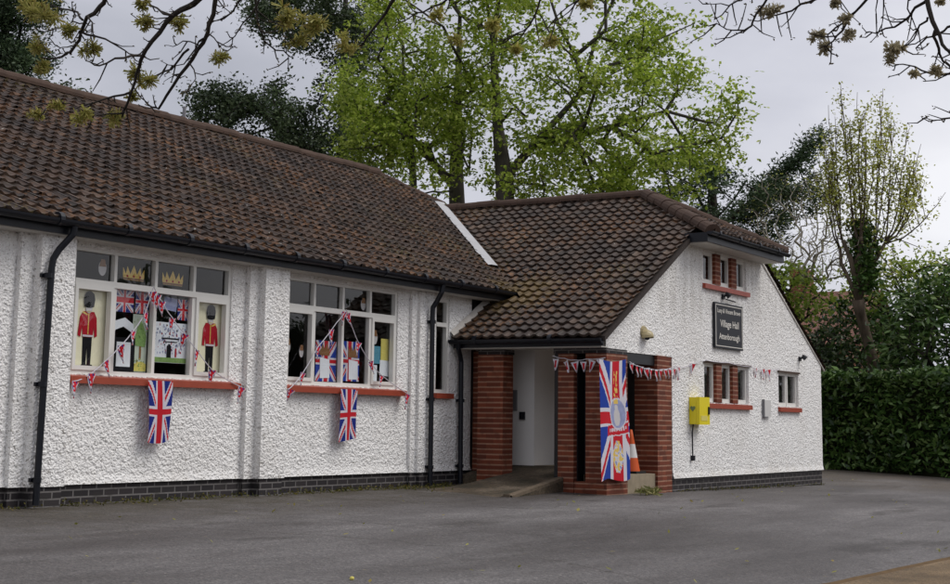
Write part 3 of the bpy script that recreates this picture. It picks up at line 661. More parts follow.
c1[0]=(11.70,YF-.13,1.27); c1[-1]=(14.46,YF-.13,1.28)
bunting('union bunting looped up in a peak over the guardsman posters window',c1,[(11.72,YF-.14,1.27),(11.98,YF-.11,1.36)]+xz([(12.22,1.50),(12.43,1.68),(12.62,1.85),(12.80,2.06),(12.90,2.30),(12.97,2.27),(13.05,2.20),(13.24,2.03),(13.47,1.86),(13.69,1.69),(13.97,1.47)],yb)+[(14.44,YF-.14,1.28)],PEN,'x',seed=1)
c2=xz([(15.36,1.28),(15.68,1.46),(16.02,1.84),(16.42,2.18),(16.63,2.36),(16.80,2.10),(16.94,1.93),(17.21,1.70),(17.48,1.53),(18.05,1.29)],yb); c2[0]=(15.36,YF-.13,1.28); c2[-1]=(18.10,YF-.13,1.28)
bunting('union bunting looped up in a peak over the window with blue flag posters',c2,[(15.40,YF-.14,1.28)]+xz([(15.72,1.50),(16.03,1.85),(16.30,2.08),(16.58,2.33),(16.66,2.31),(16.93,1.95),(17.22,1.70),(17.50,1.53)],yb)+[(18.06,YF-.14,1.28)],PEN,'x',seed=2)
cc=[(19.62,10.34,1.87),(19.62,10.15,1.83),(19.62,9.99,1.805),(19.62,9.80,1.815),(19.61,9.50,1.83)]
bunting('short bunting of white and red pennants across the brick piers left of the large flag',cc,[(19.61,y,1.835-.06*math.sin((10.34-y)/.84*PI)) for y in (10.28,10.12,9.98,9.84,9.70,9.58)],PEN2,'y',seed=3)
cc=[(20.30,YG-.09,1.80),(20.68,YG-.08,1.745),(21.1,YG-.07,1.725),(21.5,YG-.06,1.735),(21.98,YG-.05,1.79)]
bunting('bunting of white and red pennants across the dark porch opening right of the large flag',cc,[(20.38+i*.175,YG-.08,1.79-.065*math.sin((i+.4)/10*PI)) for i in range(10)],PEN2,'x',tilt=.12,seed=4)
cc=[(21.98,YG-.05,1.80),(22.4,YG-.03,1.80),(23.1,YG-.03,1.93),(23.3,YG-.04,1.95),(24.3,YG-.03,1.95),(25.4,YG-.03,1.92),(25.9,YG-.03,1.89),(26.8,YG-.03,1.93)]
bunting('sparse faded bunting pinned along the gable between the porch and the small end window',cc,[(22.2,YG-.04,1.80),(22.75,YG-.04,1.87),(25.62,YG-.04,1.91),(25.95,YG-.04,1.90),(26.2,YG-.04,1.90)],PEN3,'x',tilt=.1,seed=5)

# ------------------------------------------------------------------ posters inside the windows
YP=YF+.10
def sheet(name,pts,y,m,parent=None,t=.003):
    b=MB(); b.prism([(x,y,z) for x,z in pts],(0,t,0)); return b.build(name,m,parent)
def rect(x0,x1,z0,z1): return [(x0,z0),(x1,z0),(x1,z1),(x0,z1)]
def oval(cx,cz,rx,rz,n=14): return [(cx+rx*math.cos(2*PI*i/n),cz+rz*math.sin(2*PI*i/n)) for i in range(n)]
def poster(name,label,pts,m,y=YP,cat='poster'):
    o=sheet(name,pts,y,m); return tag(o,label,cat)
def guard(x0,x1,z0,z1,cx,h,label,sgn):
    o=poster('guardsman_poster',label,rect(x0,x1,z0,z1),M['buff']); b=z0+.015; P=lambda L:[(cx+sgn*x*h,b+z*h) for x,z in L]
    y=YP-.004
    sheet('trousers',P([(-.075,.04),(-.01,.04),(.0,.30),(.015,.04),(.075,.04),(.085,.42),(-.085,.42)]),y,M['ink'],o)
    sheet('boots',P([(-.14,.0),(.13,.0),(.10,.045),(-.08,.045)]),y-.003,M['ink'],o)
    sheet('tunic',P([(-.09,.40),(.09,.40),(.105,.55),(.125,.40),(.17,.42),(.15,.66),(.10,.735),(-.10,.735),(-.15,.66),(-.18,.42),(-.13,.40),(-.105,.55)]),y-.003,M['tunic'],o)
    sheet('belt',P(rect(-.095,.095,.405,.43)),y-.006,M['fwhite'],o)
    sheet('buttons',P(rect(-.008,.008,.44,.72)),y-.006,M['gold'],o)
    sheet('collar_braid',P([(-.12,.715),(-.10,.735),(-.02,.70),(-.03,.685)]),y-.006,M['gold'],o)
    sheet('face',P(oval(0,.775,.060,.062)),y-.006,M['skin'],o)
    sheet('bearskin',P([(-.085,.80),(-.03,.785),(.03,.785),(.085,.80),(.10,.90),(.08,.97),(.03,1.0),(-.03,1.0),(-.08,.97),(-.10,.90)]),y-.009,M['ink'],o)
    sheet('chin_strap',P([(-.035,.735),(.035,.735),(.03,.742),(-.03,.742)]),y-.009,M['gold'],o)
guard(11.83,12.36,1.41,2.285,12.10,.82,'buff poster of a red coated guardsman in the leftmost lower pane',1)
guard(13.82,14.33,1.41,2.285,14.10,.82,'buff poster of a red coated guardsman with narrow panel beside the right pilaster',-1)
def crown(x0,x1,z0,z1,label,y=YP,m='gold',name='crown_cutout'):
    w=x1-x0; h=z1-z0; L=[(0.04,0),(.96,0),(1,.3),(1.0,.85),(.86,.42),(.80,.95),(.66,.42),(.5,1.05),(.34,.42),(.20,.95),(.14,.42),(0,.85),(0,.3)]
    o=poster(name,label,[(x0+u*w,z0+v*h) for u,v in L],M[m],y,'decoration'); sheet('band',[(x0+u*w,z0+v*h) for u,v in rect(.03,.97,.02,.16)],y-.004,M['brown'],o)
    for u in (.2,.5,.8): sheet('jewel',oval(x0+u*w,z0+.28*h,.014,.014,8),y-.004,M['tunic'],o)
    return o
crown(12.60,12.94,2.42,2.58,'gold paper crown in the second upper pane, against the dark room')
crown(13.24,13.59,2.42,2.58,'gold paper crown in the third upper pane, right of the bunting peak')
def flagposter(x0,x1,z0,z1,label,upright=True,bright=False,n=36):
    w=x1-x0;h=z1-z0
    def col(s,t):
        k=uj(t,s) if upright else uj(s,t); return 3 if (k==2 and bright) else k
    return flag('flag_poster',lambda s,t:(x0+w*s,YP-.001,z1-h*t),col,n,n,label,'poster')
flagposter(12.50,12.79,2.06,2.33,'small dark union flag poster beside the left guardsman, upper left of the second pane',False)
flagposter(12.82,13.03,2.06,2.33,'small dark union flag poster touching the central mullion, left of the bunting peak')
flagposter(13.52,13.72,2.03,2.27,'small union flag poster above the palace painting')
o=poster('framed_notice','white notice on a black board at the bottom of the second pane',rect(12.47,12.84,1.41,1.78),M['ink']); sheet('paper',rect(12.55,12.77,1.46,1.73),YP-.004,M['paper'],o)
o=poster('arch_cutout','curved pale paper arch above the black framed notice',[(12.46,1.76),(12.52,1.86),(12.64,1.90),(12.80,1.83),(12.80,1.93),(12.66,2.0),(12.48,1.95)],M['paper'],YP-.006)
o=poster('tree_painting','pale painting of a green tree left of the central mullion',rect(12.80,13.035,1.41,2.05),M['pale_art'],YP+.006)
sheet('tree_trunk',rect(12.915,12.945,1.55,1.75),YP+.002,M['brown'],o); sheet('tree_crown',[(12.85,1.70),(13.0,1.69),(13.02,1.80),(12.97,1.92),(12.93,1.98),(12.88,1.90),(12.84,1.80)],YP+.001,M['pgreen'],o); b=MB(); rng=random.Random(9)
for i in range(90):
    x=12.92+rng.gauss(0,.045); z=1.83+rng.gauss(0,.075); w=rng.uniform(.008,.02); b.face([(x,YP,z),(x+w,YP,z+.004),(x+w*.6,YP,z+w),(x,YP,z+w*.7)],None,rng.choice([0,1,1]))
for i in range(40):
    x=rng.uniform(12.81,13.0); z=rng.uniform(1.43,1.55); w=rng.uniform(.008,.02); b.face([(x,YP,z),(x+w,YP,z+.004),(x+w*.6,YP,z+w),(x,YP,z+w*.7)],None,rng.choice([0,2,2]))
b.build('brush_marks',[M['pgreen'],simple('paint_mid_green',(.30,.46,.16),.8,.1,.2,30),M['yel2']],o)
sheet('meadow',[(12.81,1.42),(13.03,1.42),(13.03,1.50),(12.95,1.53),(12.81,1.49)],YP+.002,M['yel2'],o)
o=poster('palace_painting','white and blue painting of a palace crowd, below the bunting peak',rect(13.11,13.71,1.53,1.99),M['paper'])
sheet('lawn',rect(13.12,13.70,1.535,1.59),YP-.003,M['pgreen'],o)
b=MB(); rng=random.Random(5)
for i in range(150):
    x=rng.uniform(13.13,13.68); z=rng.uniform(1.62,1.96); w=rng.uniform(.006,.02); h=rng.uniform(.006,.03); k=rng.choice([0,3,1,2,3,3,3])
    b.face([(x,YP-.004,z),(x+w,YP-.004,z),(x+w*.7,YP-.004,z+h),(x,YP-.004,z+h)],None,k)
b.build('brush_marks',[M['fblue'],M['ink'],M['tunic'],M['lilac']],o)
sheet('palace_door',[(13.36,1.59),(13.43,1.59),(13.43,1.72),(13.395,1.75),(13.36,1.72)],YP-.005,M['ink'],o); sheet('palace_roof',rect(13.27,13.56,1.80,1.815),YP-.005,M['ink'],o)
sheet('sentry',rect(13.50,13.525,1.60,1.70),YP-.005,M['tunic'],o); sheet('balcony',rect(13.30,13.53,1.765,1.775),YP-.005,M['ink'],o)
poster('doodle_sheet','pale blue sheet of loops at the top of the third lower pane',[(13.28,2.14),(13.50,2.12),(13.52,2.27),(13.30,2.285)],M['lilac'],YP+.004)
def faces(x0,x1,z0,z1,label):
    o=poster('portrait_cutout',label,oval((x0+x1)/2,(z0+z1)/2,(x1-x0)/2,(z1-z0)/2),M['skin'],YP,'decoration'); sheet('hair',[(x0+.01,z0+.6*(z1-z0)),(x1-.01,z0+.6*(z1-z0)),((x0+x1)/2+.03,z1+.01),((x0+x1)/2-.03,z1+.01)],YP-.004,M['brown'],o)
faces(12.22,12.34,2.43,2.60,'pale pink face cutout in the leftmost upper pane above the guardsman')
faces(15.56,15.67,1.74,1.92,'pale oval face cutout at the left edge of the wide window with blue posters')
faces(15.86,15.95,1.70,1.85,'small oval face cutout hanging left of the first blue flag poster')
faces(17.21,17.33,2.40,2.56,'oval face cutout in an upper pane above the second blue flag poster')
faces(17.50,17.63,1.95,2.14,'oval face cutout on top of the teal poster in the right casement')
f1=flagposter(16.21,16.67,1.41,1.94,'bright blue union flag poster left of the mullion with a crown and letter',True,True,44); f2=flagposter(16.75,17.20,1.43,1.96,'bright blue union flag poster right of the mullion with a crown and dark letter',True,True,44)
for o,x,k in ((f1,16.30,'paper'),(f2,16.95,'paper')):
    sheet('letter',[(x+.01,1.45),(x+.22,1.46),(x+.21,1.70),(x+.0,1.72)],YP-.006,M[k],o); w=.24; x-=.02
    sheet('crown',[(x+u*w,1.75+v*.16) for u,v in ((0.05,0),(.95,0),(1,.9),(.8,.45),(.7,1),(.5,.5),(.3,1),(.2,.45),(0,.9))],YP-.006,M['brown'],o)
poster('yellow_poster','yellow poster with dark flowers in the right casement of the wide window',rect(17.72,17.91,1.74,2.04),M['yel2'])
poster('teal_poster','teal blue poster behind the bunting in the right casement of the wide window',rect(17.50,17.71,1.69,1.93),M['teal'],YP+.003)
poster('paper_notice','larger white sheet below the yellow poster',[(17.69,1.54),(17.91,1.52),(17.92,1.74),(17.70,1.745)],M['paper'],YP-.004); poster('paper_notice','narrow white sheet low against the casement frame, below the teal poster',rect(17.49,17.63,1.44,1.67),M['paper'],YP-.003)

# ------------------------------------------------------------------ signs and fittings on the gable
def text(body,x0,x1,z0,z1,y,m,parent,bold=.02,name='lettering',axis='x'):
    cu=bpy.data.curves.new('txt','FONT'); cu.body=body; cu.offset=bold; cu.extrude=0; cu.size=1
    o=bpy.data.objects.new('txt',cu); COL.objects.link(o); dg=bpy.context.evaluated_depsgraph_get(); me=bpy.data.meshes.new_from_object(o.evaluated_get(dg)); bpy.data.objects.remove(o); bpy.data.curves.remove(cu)
    xs=[v.co.x for v in me.vertices]; ys=[v.co.y for v in me.vertices]; sx=(x1-x0)/(max(xs)-min(xs)); sz=(z1-z0)/(max(ys)-min(ys)); mx,my=min(xs),min(ys); oo=origin(parent)
    for v in me.vertices:
        a=x0+(v.co.x-mx)*sx; c=z0+(v.co.y-my)*sz
        v.co=(Vector((a,y,c)) if axis=='x' else Vector((y,-a,c)))-oo
    me.materials.clear(); me.materials.append(m); q=bpy.data.objects.new(name,me); COL.objects.link(q); q.parent=parent; return q
sg=thing('hall_sign','black hall name sign with cream lettering on the white gable','sign',(24.33,YG-.02,2.18)); X0,X1,Z0,Z1=23.70,24.97,2.175,2.925
b=MB(); b.box(X0,X1,YG-.045,YG-.012,Z0,Z1); b.build('board',M['sign'],sg)
b=MB(); y0,y1=YG-.05,YG-.046; e=.03
b.box(X0+e,X1-e,y0,y1,Z1-e-.012,Z1-e); b.box(X0+e,X1-e,y0,y1,Z0+e,Z0+e+.012); b.box(X0+e,X0+e+.018,y0,y1,Z0+e+.013,Z1-e-.013); b.box(X1-e-.018,X1-e,y0,y1,Z0+e+.013,Z1-e-.013); b.build('border_line',M['letter'],sg)
W=X1-X0;H=Z1-Z0; ys=YG-.049
text('Lucy & Vincent Brown',X0+.09*W,X0+.91*W,Z1-.25*H,Z1-.12*H,ys,M['letter'],sg,.012)
text('Village Hall',X0+.18*W,X0+.84*W,Z1-.575*H,Z1-.37*H,ys,M['letter'],sg,.012); text('Attenborough',X0+.14*W,X0+.87*W,Z1-.84*H,Z1-.665*H,ys,M['letter'],sg,.01)
df=thing('defibrillator_cabinet','bright yellow defibrillator cabinet on the white gable beside the porch','cabinet',(22.9,YG-.1,.92))
b=MB(); b.box(22.69,23.10,YG-.12,YG-.004,.925,1.345); b.build('case',M['yellow'],df)
b=MB(); b.box(22.685,23.105,YG-.18,YG-.125,.92,1.35); b.build('door',M['yellow'],df)
b=MB(); b.box(23.03,23.07,YG-.20,YG-.181,1.08,1.20); b.build('handle',M['sign'],df)
b=MB(); hp=[]
for i in range(20):
    t=2*PI*i/20; hp.append((22.688,YG-.065-.0032*16*math.sin(t)**3/16*16*.055/.0512*.8, 1.17+(13*math.cos(t)-5*math.cos(2*t)-2*math.cos(3*t)-math.cos(4*t))*.0031))
b.prism(hp,(-.003,0,0)); b.build('heart_symbol',simple('defib_green',(.16,.22,.10),.5,.3,.1,5),df)

b=MB(); b.box(22.74,23.0,YG-.184,YG-.181,.98,1.06); b.build('label_panel',M['yel2'],df)
cb=MB(); cb.tube([(22.74,YG-.05,.93),(22.73,YG-.035,.80),(22.745,YG-.03,.62),(22.755,YG-.03,.43)],.011,6); cb.box(22.735,22.785,YG-.06,YG-.005,.36,.44); tag(cb.build('power_cable',M['sign']),'black cable dropping from the yellow cabinet to a small socket','cable')
vp=MB(); vp.box(25.98,26.31,YG-.045,YG-.006,1.08,1.37); o=tag(vp.build('meter_plate',M['plate']),'pale grey box cover on the gable between the two ground floor windows','box')
k=MB(); k.box(25.965,25.979,YG-.05,YG-.004,1.07,1.38); k.box(25.979,26.15,YG-.05,YG-.004,1.063,1.079); k.build('dark_trim',M['grey'],o)
lm=thing('bulkhead_lamp','weathered brass bulkhead lamp above the porch opening','lamp',(20.96,YG-.03,2.2))
b=MB(); b.tube([(20.96,YG-.004,2.265),(20.96,YG-.04,2.265)],[.10,.085],14); b.build('back_plate',M['brass'],lm)
b=MB(); 
for i in range(8):
    for j in range(6):
        q=[]
        for (a,c) in ((i,j),(i+1,j),(i+1,j+1),(i,j+1)):
            th=-.2+(PI+.4)*a/8; ph=.5*PI*c/6; q.append((20.98+.12*math.cos(th)*math.cos(ph),YG-.03-.13*math.sin(ph),2.20+.11*math.sin(th)*math.cos(ph)))
        b.quadw(q)
b.build('cowl',M['brass'],lm); b=MB(); b.lathe((20.97,YG-.065,2.145),[(0,0),(.035,.015),(.04,.05),(.02,.08),(0,.085)],10); b.build('bulb',M['sign'],lm)
def spotlight(x,z,label,arm):
    o=thing('spotlight',label,'lamp',(x,YG-.02,z)); b=MB(); b.box(x-.05,x+.05,YG-.03,YG-.004,z-.03,z+.05); b.tube([(x,YG-.03,z+.01),(x,YG-.07,z+.03),(x+arm*.03,YG-.09,z+.03)],.012,6); b.build('bracket',M['sign'],o)
    b=MB(); b.tube([(x-.01,YG-.06,z+.06),(x+.0,YG-.095,z+.045),(x+.01,YG-.13,z+.01)],[.035,.04,.05],10); b.build('head',M['sign'],o); return o
spotlight(24.16,3.03,'small black spotlight above the hall name sign',1); spotlight(28.0,2.16,'small black security light near the low right end of the gable',1)
b=MB(); b.tube([(24.2,YG-.05,3.0),(24.62,YG-.05,2.985)],.011,6); tag(b.build('conduit',M['sign']),'short black conduit rod over the name sign','pipe')
nb=MB(); nb.box(20.45,20.477,11.39,11.66,1.09,1.40); tag(nb.build('notice_board',M['grey']),'dark rectangular notice board on the white wall inside the porch','notice board')
nb=MB(); nb.box(20.445,20.477,11.25,11.34,.96,1.075); nb.box(20.438,20.4445,11.275,11.315,1.0,1.05,0); tag(nb.build('intercom',M['sign']),'small black entry intercom on the wall inside the porch','intercom')
cn=thing('traffic_cone','orange and white traffic cone on the porch step behind the large flag','cone',(21.1,9.80,.19))
b=MB(); b.box(20.93,21.27,9.63,9.97,.191,.225); b.build('base',M['rubber'],cn)
def ring(z0,z1): return [(.135*(1-z/.72)+.01,z) for z in (z0,(z0+z1)/2,z1)]
for z0,z1,m_,n_ in ((.035,.23,'orange','body'),(.23,.43,'conew','band'),(.43,.64,'orange','tip')):
    b=MB(); b.lathe((21.1,9.80,.19),ring(z0,z1)+([(0,.645)] if n_=='tip' else []),18); b.build(n_,M[m_],cn,True)

# ------------------------------------------------------------------ plants
def leafset(name,pts,n,spread,L,asp,mats,parent=None,seed=0,droop=.3,flat=.5,cluster=1):
    rng=random.Random(seed); v=[];f=[]; oo=origin(parent); g=rng.gauss; U=rng.uniform
    for p in pts:
        for _ in range(n):
            c=Vector((p[0]+g(0,spread),p[1]+g(0,spread),p[2]+g(0,spread*.8)))-oo
            for k in range(cluster):
                d=Vector((g(0,1),g(0,1),g(0,.6)-droop)).normalized(); up=Vector((g(0,1)*(1-flat),g(0,1)*(1-flat),.2+flat)); s=d.cross(up)
                if s.length<1e-3: s=d.orthogonal()
                s.normalize(); l=L*U(.65,1.25); w=l*asp*.5; a=c if cluster>1 else c-d*l*.5
                i=len(v); m_=a+d*l*.55; v += [tuple(a),tuple(m_+s*w),tuple(a+d*l),tuple(m_-s*w)]; f.append((i,i+1,i+2,i+3))
    me=bpy.data.meshes.new(name); me.from_pydata(v,[],f); me.materials.append(mats); me.update(); o=bpy.data.objects.new(name,me); COL.objects.link(o)
    if parent: o.parent=parent
    return o
def ell(n,c,r,rng,shell=.0,top=False):
    out=[]
    while len(out)<n:
        p=Vector((rng.uniform(-1,1),rng.uniform(-1,1),rng.uniform(-1,1)))
        if p.length<=1 and p.length>=shell*rng.random(): out.append(Vector((c[0]+p.x*r[0],c[1]+p.y*r[1],c[2]+p.z*r[2])))
    return out
def grow(paths,att,rng,rtip=.012,power=.5,bal=.3,seg=.7,jit=.12,rmax=1,start=0,up=.0):
    """branches: every attractor is tied to the nearest wood, so limbs fork as they do in a tree. paths = [(points,radii)] trunks"""
    P=[];par=[];L=[];fix={};
    for pts,rad in paths:
        for i,p in enumerate(pts):
            p=Vector(p); 
            if i==0:
                j=min(range(len(P)),key=lambda q:(P[q]-p).length) if P else -1
            else: j=len(P)-1
            P.append(p); par.append(j); L.append(0 if j<0 else L[j]+(p-P[j]).length); fix[len(P)-1]=rad[i]
    tops=[Vector(pts[-1]) for pts,_ in paths]; nfix=len(P)
    ok=[i>=start for i in range(len(P))]
    att=sorted(att,key=lambda a:min((a-t).length for t in tops)); tips=[]
    for a in att:
        j=min((q for q in range(len(P)) if ok[q]),key=lambda q:(P[q]-a).length+bal*L[q]); d=(a-P[j]).length; n=max(1,int(d/seg)); p0=P[j]; k=j
        for i in range(1,n+1):
            q=p0.lerp(a,i/n)+Vector((rng.gauss(0,jit),rng.gauss(0,jit),rng.gauss(0,jit)))*(1 if i<n else .3)*min(1,d)+Vector((0,0,up*d*math.sin(i/n*PI)))
            P.append(q); par.append(k); L.append(L[k]+(q-P[k]).length); ok.append(True); k=len(P)-1
        tips.append(k)
    cnt=[0]*len(P)
    for t in tips:
        k=t
        while k>=0: cnt[k]+=1; k=par[k]
    b=MB(); rad=lambda k: fix[k] if k in fix else min(rmax,rtip*max(1,cnt[k])**power)
    for k in range(len(P)):
        if par[k]>=0:
            j=par[k]; r0=rad(j) if (k in fix or cnt[j]<=cnt[k]*2.2) else rad(k)*1.25
            b.tube([P[j],P[k]],[min(r0,rad(j)),rad(k)],6 if rad(k)>.05 else 4,0,False)
    return b,[P[t] for t in tips],[P[k] for k in range(nfix,len(P)) if cnt[k]<=3]
BARK=dict(grey=m_bark('bark_grey',(.045,.040,.033),(.11,.10,.085)),dark=m_bark('bark_dark',(.022,.018,.015),(.055,.047,.04)),pale=m_bark('bark_pale',(.26,.23,.19),(.45,.41,.35)),brown=m_bark('bark_brown',(.055,.042,.030),(.15,.115,.085)))
LEAF=dict(fresh=m_leaf('leaf_fresh_green',[(.12,.18,.020),(.23,.33,.036),(.35,.46,.06),(.47,.58,.10),(.60,.66,.18)],.45),
 dark=m_leaf('leaf_dark_evergreen',[(.022,.040,.016),(.046,.075,.030),(.085,.12,.055),(.14,.18,.10)],.2,.45), pine=m_leaf('pine_needles',[(.026,.050,.022),(.050,.085,.036),(.085,.13,.060)],.15,.55),
 laurel=m_leaf('laurel_leaf',[(.020,.044,.012),(.038,.082,.019),(.066,.128,.030),(.105,.18,.046),(.20,.28,.10)],.25,.22), light=m_leaf('leaf_light_green',[(.15,.22,.028),(.25,.33,.05),(.36,.44,.09)],.45), sparse=m_leaf('leaf_olive_spring',[(.34,.37,.06),(.48,.50,.11),(.60,.60,.20)],.4),
 catkin=m_leaf('catkin_yellow_green',[(.20,.20,.045),(.32,.31,.075),(.43,.40,.12),(.30,.22,.07)],.35), straw=m_leaf('catkin_straw',[(.26,.22,.13),(.38,.33,.21),(.50,.45,.32)],.4), bud=m_leaf('bud_brown',[(.07,.05,.02),(.12,.09,.035)],.2), grass=m_leaf('tuft_pale_green',[(.16,.19,.05),(.26,.26,.10),(.36,.32,.14)],.3))
def tree(name,label,base,paths,att,bark,leafm,nleaf,spread,L,asp,seed,group=None,start=0,cluster=1,droop=.3,flat=.5,inner=True,cat='tree',crown='crown',**kw):
    rng=random.Random(seed); t=thing(name,label,cat,base,group)
    b,tips,twigs=grow(paths,att(rng),rng,start=start,**kw); b.build('trunk',bark,t,True)
    pts=tips+(twigs if inner else []); 
    if nleaf: leafset(crown,pts,nleaf,spread,L,asp,leafm,t,seed,droop,flat,cluster)
    return t
def lin3(p,q,n,j,rng): 
    p,q=Vector(p),Vector(q); return [p.lerp(q,i/n)+Vector((rng.uniform(-j,j),rng.uniform(-j,j),0))*(1 if 0<i<n else 0) for i in range(n+1)]
rg=random.Random(4)
# spring trees behind the wing roof (three trunks show above the ridge)
def att1(r): return ell(130,(32.9,17.3,10.2),(2.9,3.0,4.4),r,.55)+ell(80,(34.2,15.3,8.5),(2.2,2.4,2.5),r,.7)+ell(30,(33.6,17.0,7.2),(2.5,2.8,1.0),r)
tree('spring_tree','tall fresh green tree with a forked trunk rising behind the middle of the wing ridge',(32.7,18.5,-.1),
 [([(32.7,18.5,-.1),(32.65,18.5,3.5),(32.6,18.55,6.9),(32.5,18.7,8.2),(32.4,18.8,10.2),(32.5,18.6,12.5)],[.32,.28,.23,.14,.085,.04]),([(32.6,18.55,6.9),(33.0,17.7,8.0),(33.4,16.9,9.0),(33.6,16.5,10.5)],[.125,.09,.065,.035]),([(33.0,17.7,7.8),(33.8,16.2,8.2),(34.4,15.0,8.6)],[.10,.075,.045])],
 att1,BARK['grey'],LEAF['fresh'],31,.27,.118,.6,21,'spring trees behind the hall',start=2,cluster=3,droop=.45,flat=.55,rtip=.015,bal=.25)
def att2(r): return ell(110,(32.0,20.6,10.2),(2.2,2.4,4.2),r,.7)+ell(36,(32.0,21.4,8.4),(1.7,1.9,1.2),r)
tree('spring_tree','fresh green tree with an upright trunk just right of the roof junction',(33.7,20.5,-.1),
 [([(33.7,20.5,-.1),(33.7,20.5,5.0),(33.65,20.6,7.2),(33.5,20.5,9.0),(33.4,20.4,11.5)],[.28,.25,.20,.12,.05]),([(33.68,20.55,6.9),(33.3,21.1,7.6),(32.8,21.6,8.4)],[.13,.10,.06])],
 att2,BARK['grey'],LEAF['fresh'],31,.27,.118,.6,22,'spring trees behind the hall',start=2,cluster=3,droop=.45,flat=.55,rtip=.015,bal=.25)
def att3(r): return ell(46,(33.6,22.7,10.0),(1.5,1.7,2.6),r,.5)
tree('spring_tree','slender leaning young tree left of the roof junction',(33.2,21.5,-.1),
 [([(33.2,21.5,-.1),(33.2,21.55,4.5),(33.15,21.6,7.2),(33.3,22.0,9.0),(33.4,22.2,11.0)],[.12,.11,.095,.06,.03])],
 att3,BARK['grey'],LEAF['fresh'],36,.27,.115,.6,23,'spring trees behind the hall',start=2,cluster=3,droop=.4,rtip=.010)
# dark evergreens
def att4(r): return ell(60,(34.2,27.4,9.3),(1.7,1.7,1.25),r,.4)+ell(34,(35.4,25.6,8.9),(1.6,1.6,1.8),r,.3)+ell(40,(35.6,25.3,8.2),(1.9,2.0,1.6),r)+ell(20,(33.4,28.6,9.9),(.9,.9,.7),r)
tree('dark_evergreen','dark spreading evergreen tree behind the long roof, left of the fresh green trees',(36.2,25.6,0),
 [([(36.2,25.6,0),(36.1,25.7,5),(35.9,25.9,7.5),(35.2,26.5,8.6),(34.4,27.2,9.3)],[.4,.33,.26,.17,.08])],att4,BARK['dark'],LEAF['dark'],150,.21,.115,.6,24,inner=False,start=2,rtip=.012,flat=.3)
def att4b(r): return ell(50,(34.3,26.2,12.5),(1.5,1.6,1.0),r,.3)+ell(26,(35.6,25.3,11.8),(1.4,1.4,1.2),r)
tree('tall_pine','tall dark pine showing at the top edge between the bare twigs and the green trees',(37.0,26.6,0),
 [([(37,26.6,0),(36.9,26.6,8),(36.7,26.5,12.5),(36.6,26.4,14.5)],[.22,.17,.10,.06])],att4b,BARK['dark'],LEAF['dark'],190,.23,.12,.5,25,inner=False,start=2,rtip=.012,flat=.3)
def att5(r):
    o=ell(46,(44.9,17.6,7.6),(2.2,2.3,1.3),r,.3)+ell(24,(45.9,15.7,8.1),(1.2,1.5,.9),r)+ell(14,(44.2,18.3,8.9),(1.2,1.4,.9),r)
    for i in range(16): t=i/15; o.append(Vector((45.4+.7*t,16.6-1.75*t,8.2+1.65*t+r.uniform(-.18,.18))))
    return o
tree('dark_pine','dark pine with a branch reaching out to the right above the wing hip',(45.8,18.5,-.2),
 [([(45.8,18.5,-.2),(45.7,18.4,4),(45.4,18.2,7.2),(45.1,18.1,9.0)],[.34,.28,.2,.09]),([(45.4,18.2,7.0),(45.4,16.9,7.9),(45.9,15.4,9.3)],[.12,.08,.035])],att5,BARK['dark'],LEAF['pine'],190,.20,.15,.34,26,inner=False,start=1,rtip=.012,flat=.2)
def att6(r): return ell(34,(37.4,41.4,15.6),(1.5,1.5,1.0),r)+ell(26,(37.6,41.5,13.6),(1.3,1.3,.6),r)+ell(16,(37.2,42.0,14.6),(.9,.9,.9),r)
tree('cedar','dark blue green cedar at the upper left behind the long roof',(38.3,43.2,0),[([(38.3,43.2,0),(38.2,43,8),(38.1,42.8,13),(38.0,42.6,16.5)],[.5,.42,.26,.1])],att6,BARK['dark'],LEAF['pine'],220,.26,.18,.34,27,inner=False,start=2,rtip=.014,flat=.3)
def att7(r): return ell(50,(34.8,37.8,10.7),(2.6,3.3,1.0),r,.3)
tree('dark_shrub_tree','low dark rounded evergreen just above the ridge at far left',(35,38,0),[([(35,38,0),(35,38,5),(34.9,37.9,9)],[.3,.24,.14])],att7,BARK['dark'],LEAF['dark'],220,.3,.14,.5,28,inner=False,start=1,rtip=.012,flat=.3)
# bare pale shrub
def att8(r): return ell(520,(44.3,15.1,6.9),(1.5,1.9,1.9),r,.55)+ell(200,(43.9,13.7,6.0),(1.0,1.6,1.1),r)
tree('bare_tree','pale leafless twiggy tree right of the wing gable',(44.6,15.4,-.2),[([(44.6,15.4,-.2),(44.55,15.4,2.5),(44.5,15.3,4.3)],[.14,.12,.09]),([(44.5,15.3,4.2),(44.2,14.7,5.2)],[.07,.05])],att8,BARK['pale'],LEAF['sparse'],2,.15,.07,.5,29,start=1,rtip=.006,power=.42,bal=.15,inner=False,up=.05,jit=.05)
# pollarded tree with upright shoots, ivy on its stump
pt=thing('pollard_tree','pollarded tree with tall thin upright shoots above the laurel hedge','tree',(44.0,12.7,-.2))
b=MB(); P0=[(44.05,12.6,-.2),(43.98,12.7,2.4),(43.75,12.85,3.4),(43.5,12.98,4.2),(43.42,13.0,4.55)]
b.tube(P0,[.22,.17,.15,.16,.19],9); rr=random.Random(8); heads=[]
def Wp(x,y):    # plane of the shoots: x,y across and up, in metres from the fork
    return Vector((43.42+.505*x,13.0-.86*x+0,4.55+y))
for x,y,r0 in ((-.34,1.7,.07),(.10,1.8,.085),(.42,1.5,.075),(-.05,1.3,.07),(.75,1.6,.06),(-.55,1.5,.055)):
    q=[(43.42,13.0,4.5)]+[Wp(x*t+rr.uniform(-.04,.04),y*t)+Vector((rr.uniform(-.2,.2)*t,rr.uniform(-.2,.2)*t,0)) for t in (.35,.7,1)]; b.tube(q,[r0*1.25,r0*1.1,r0,r0*.85],7); heads.append((q[-1],x))
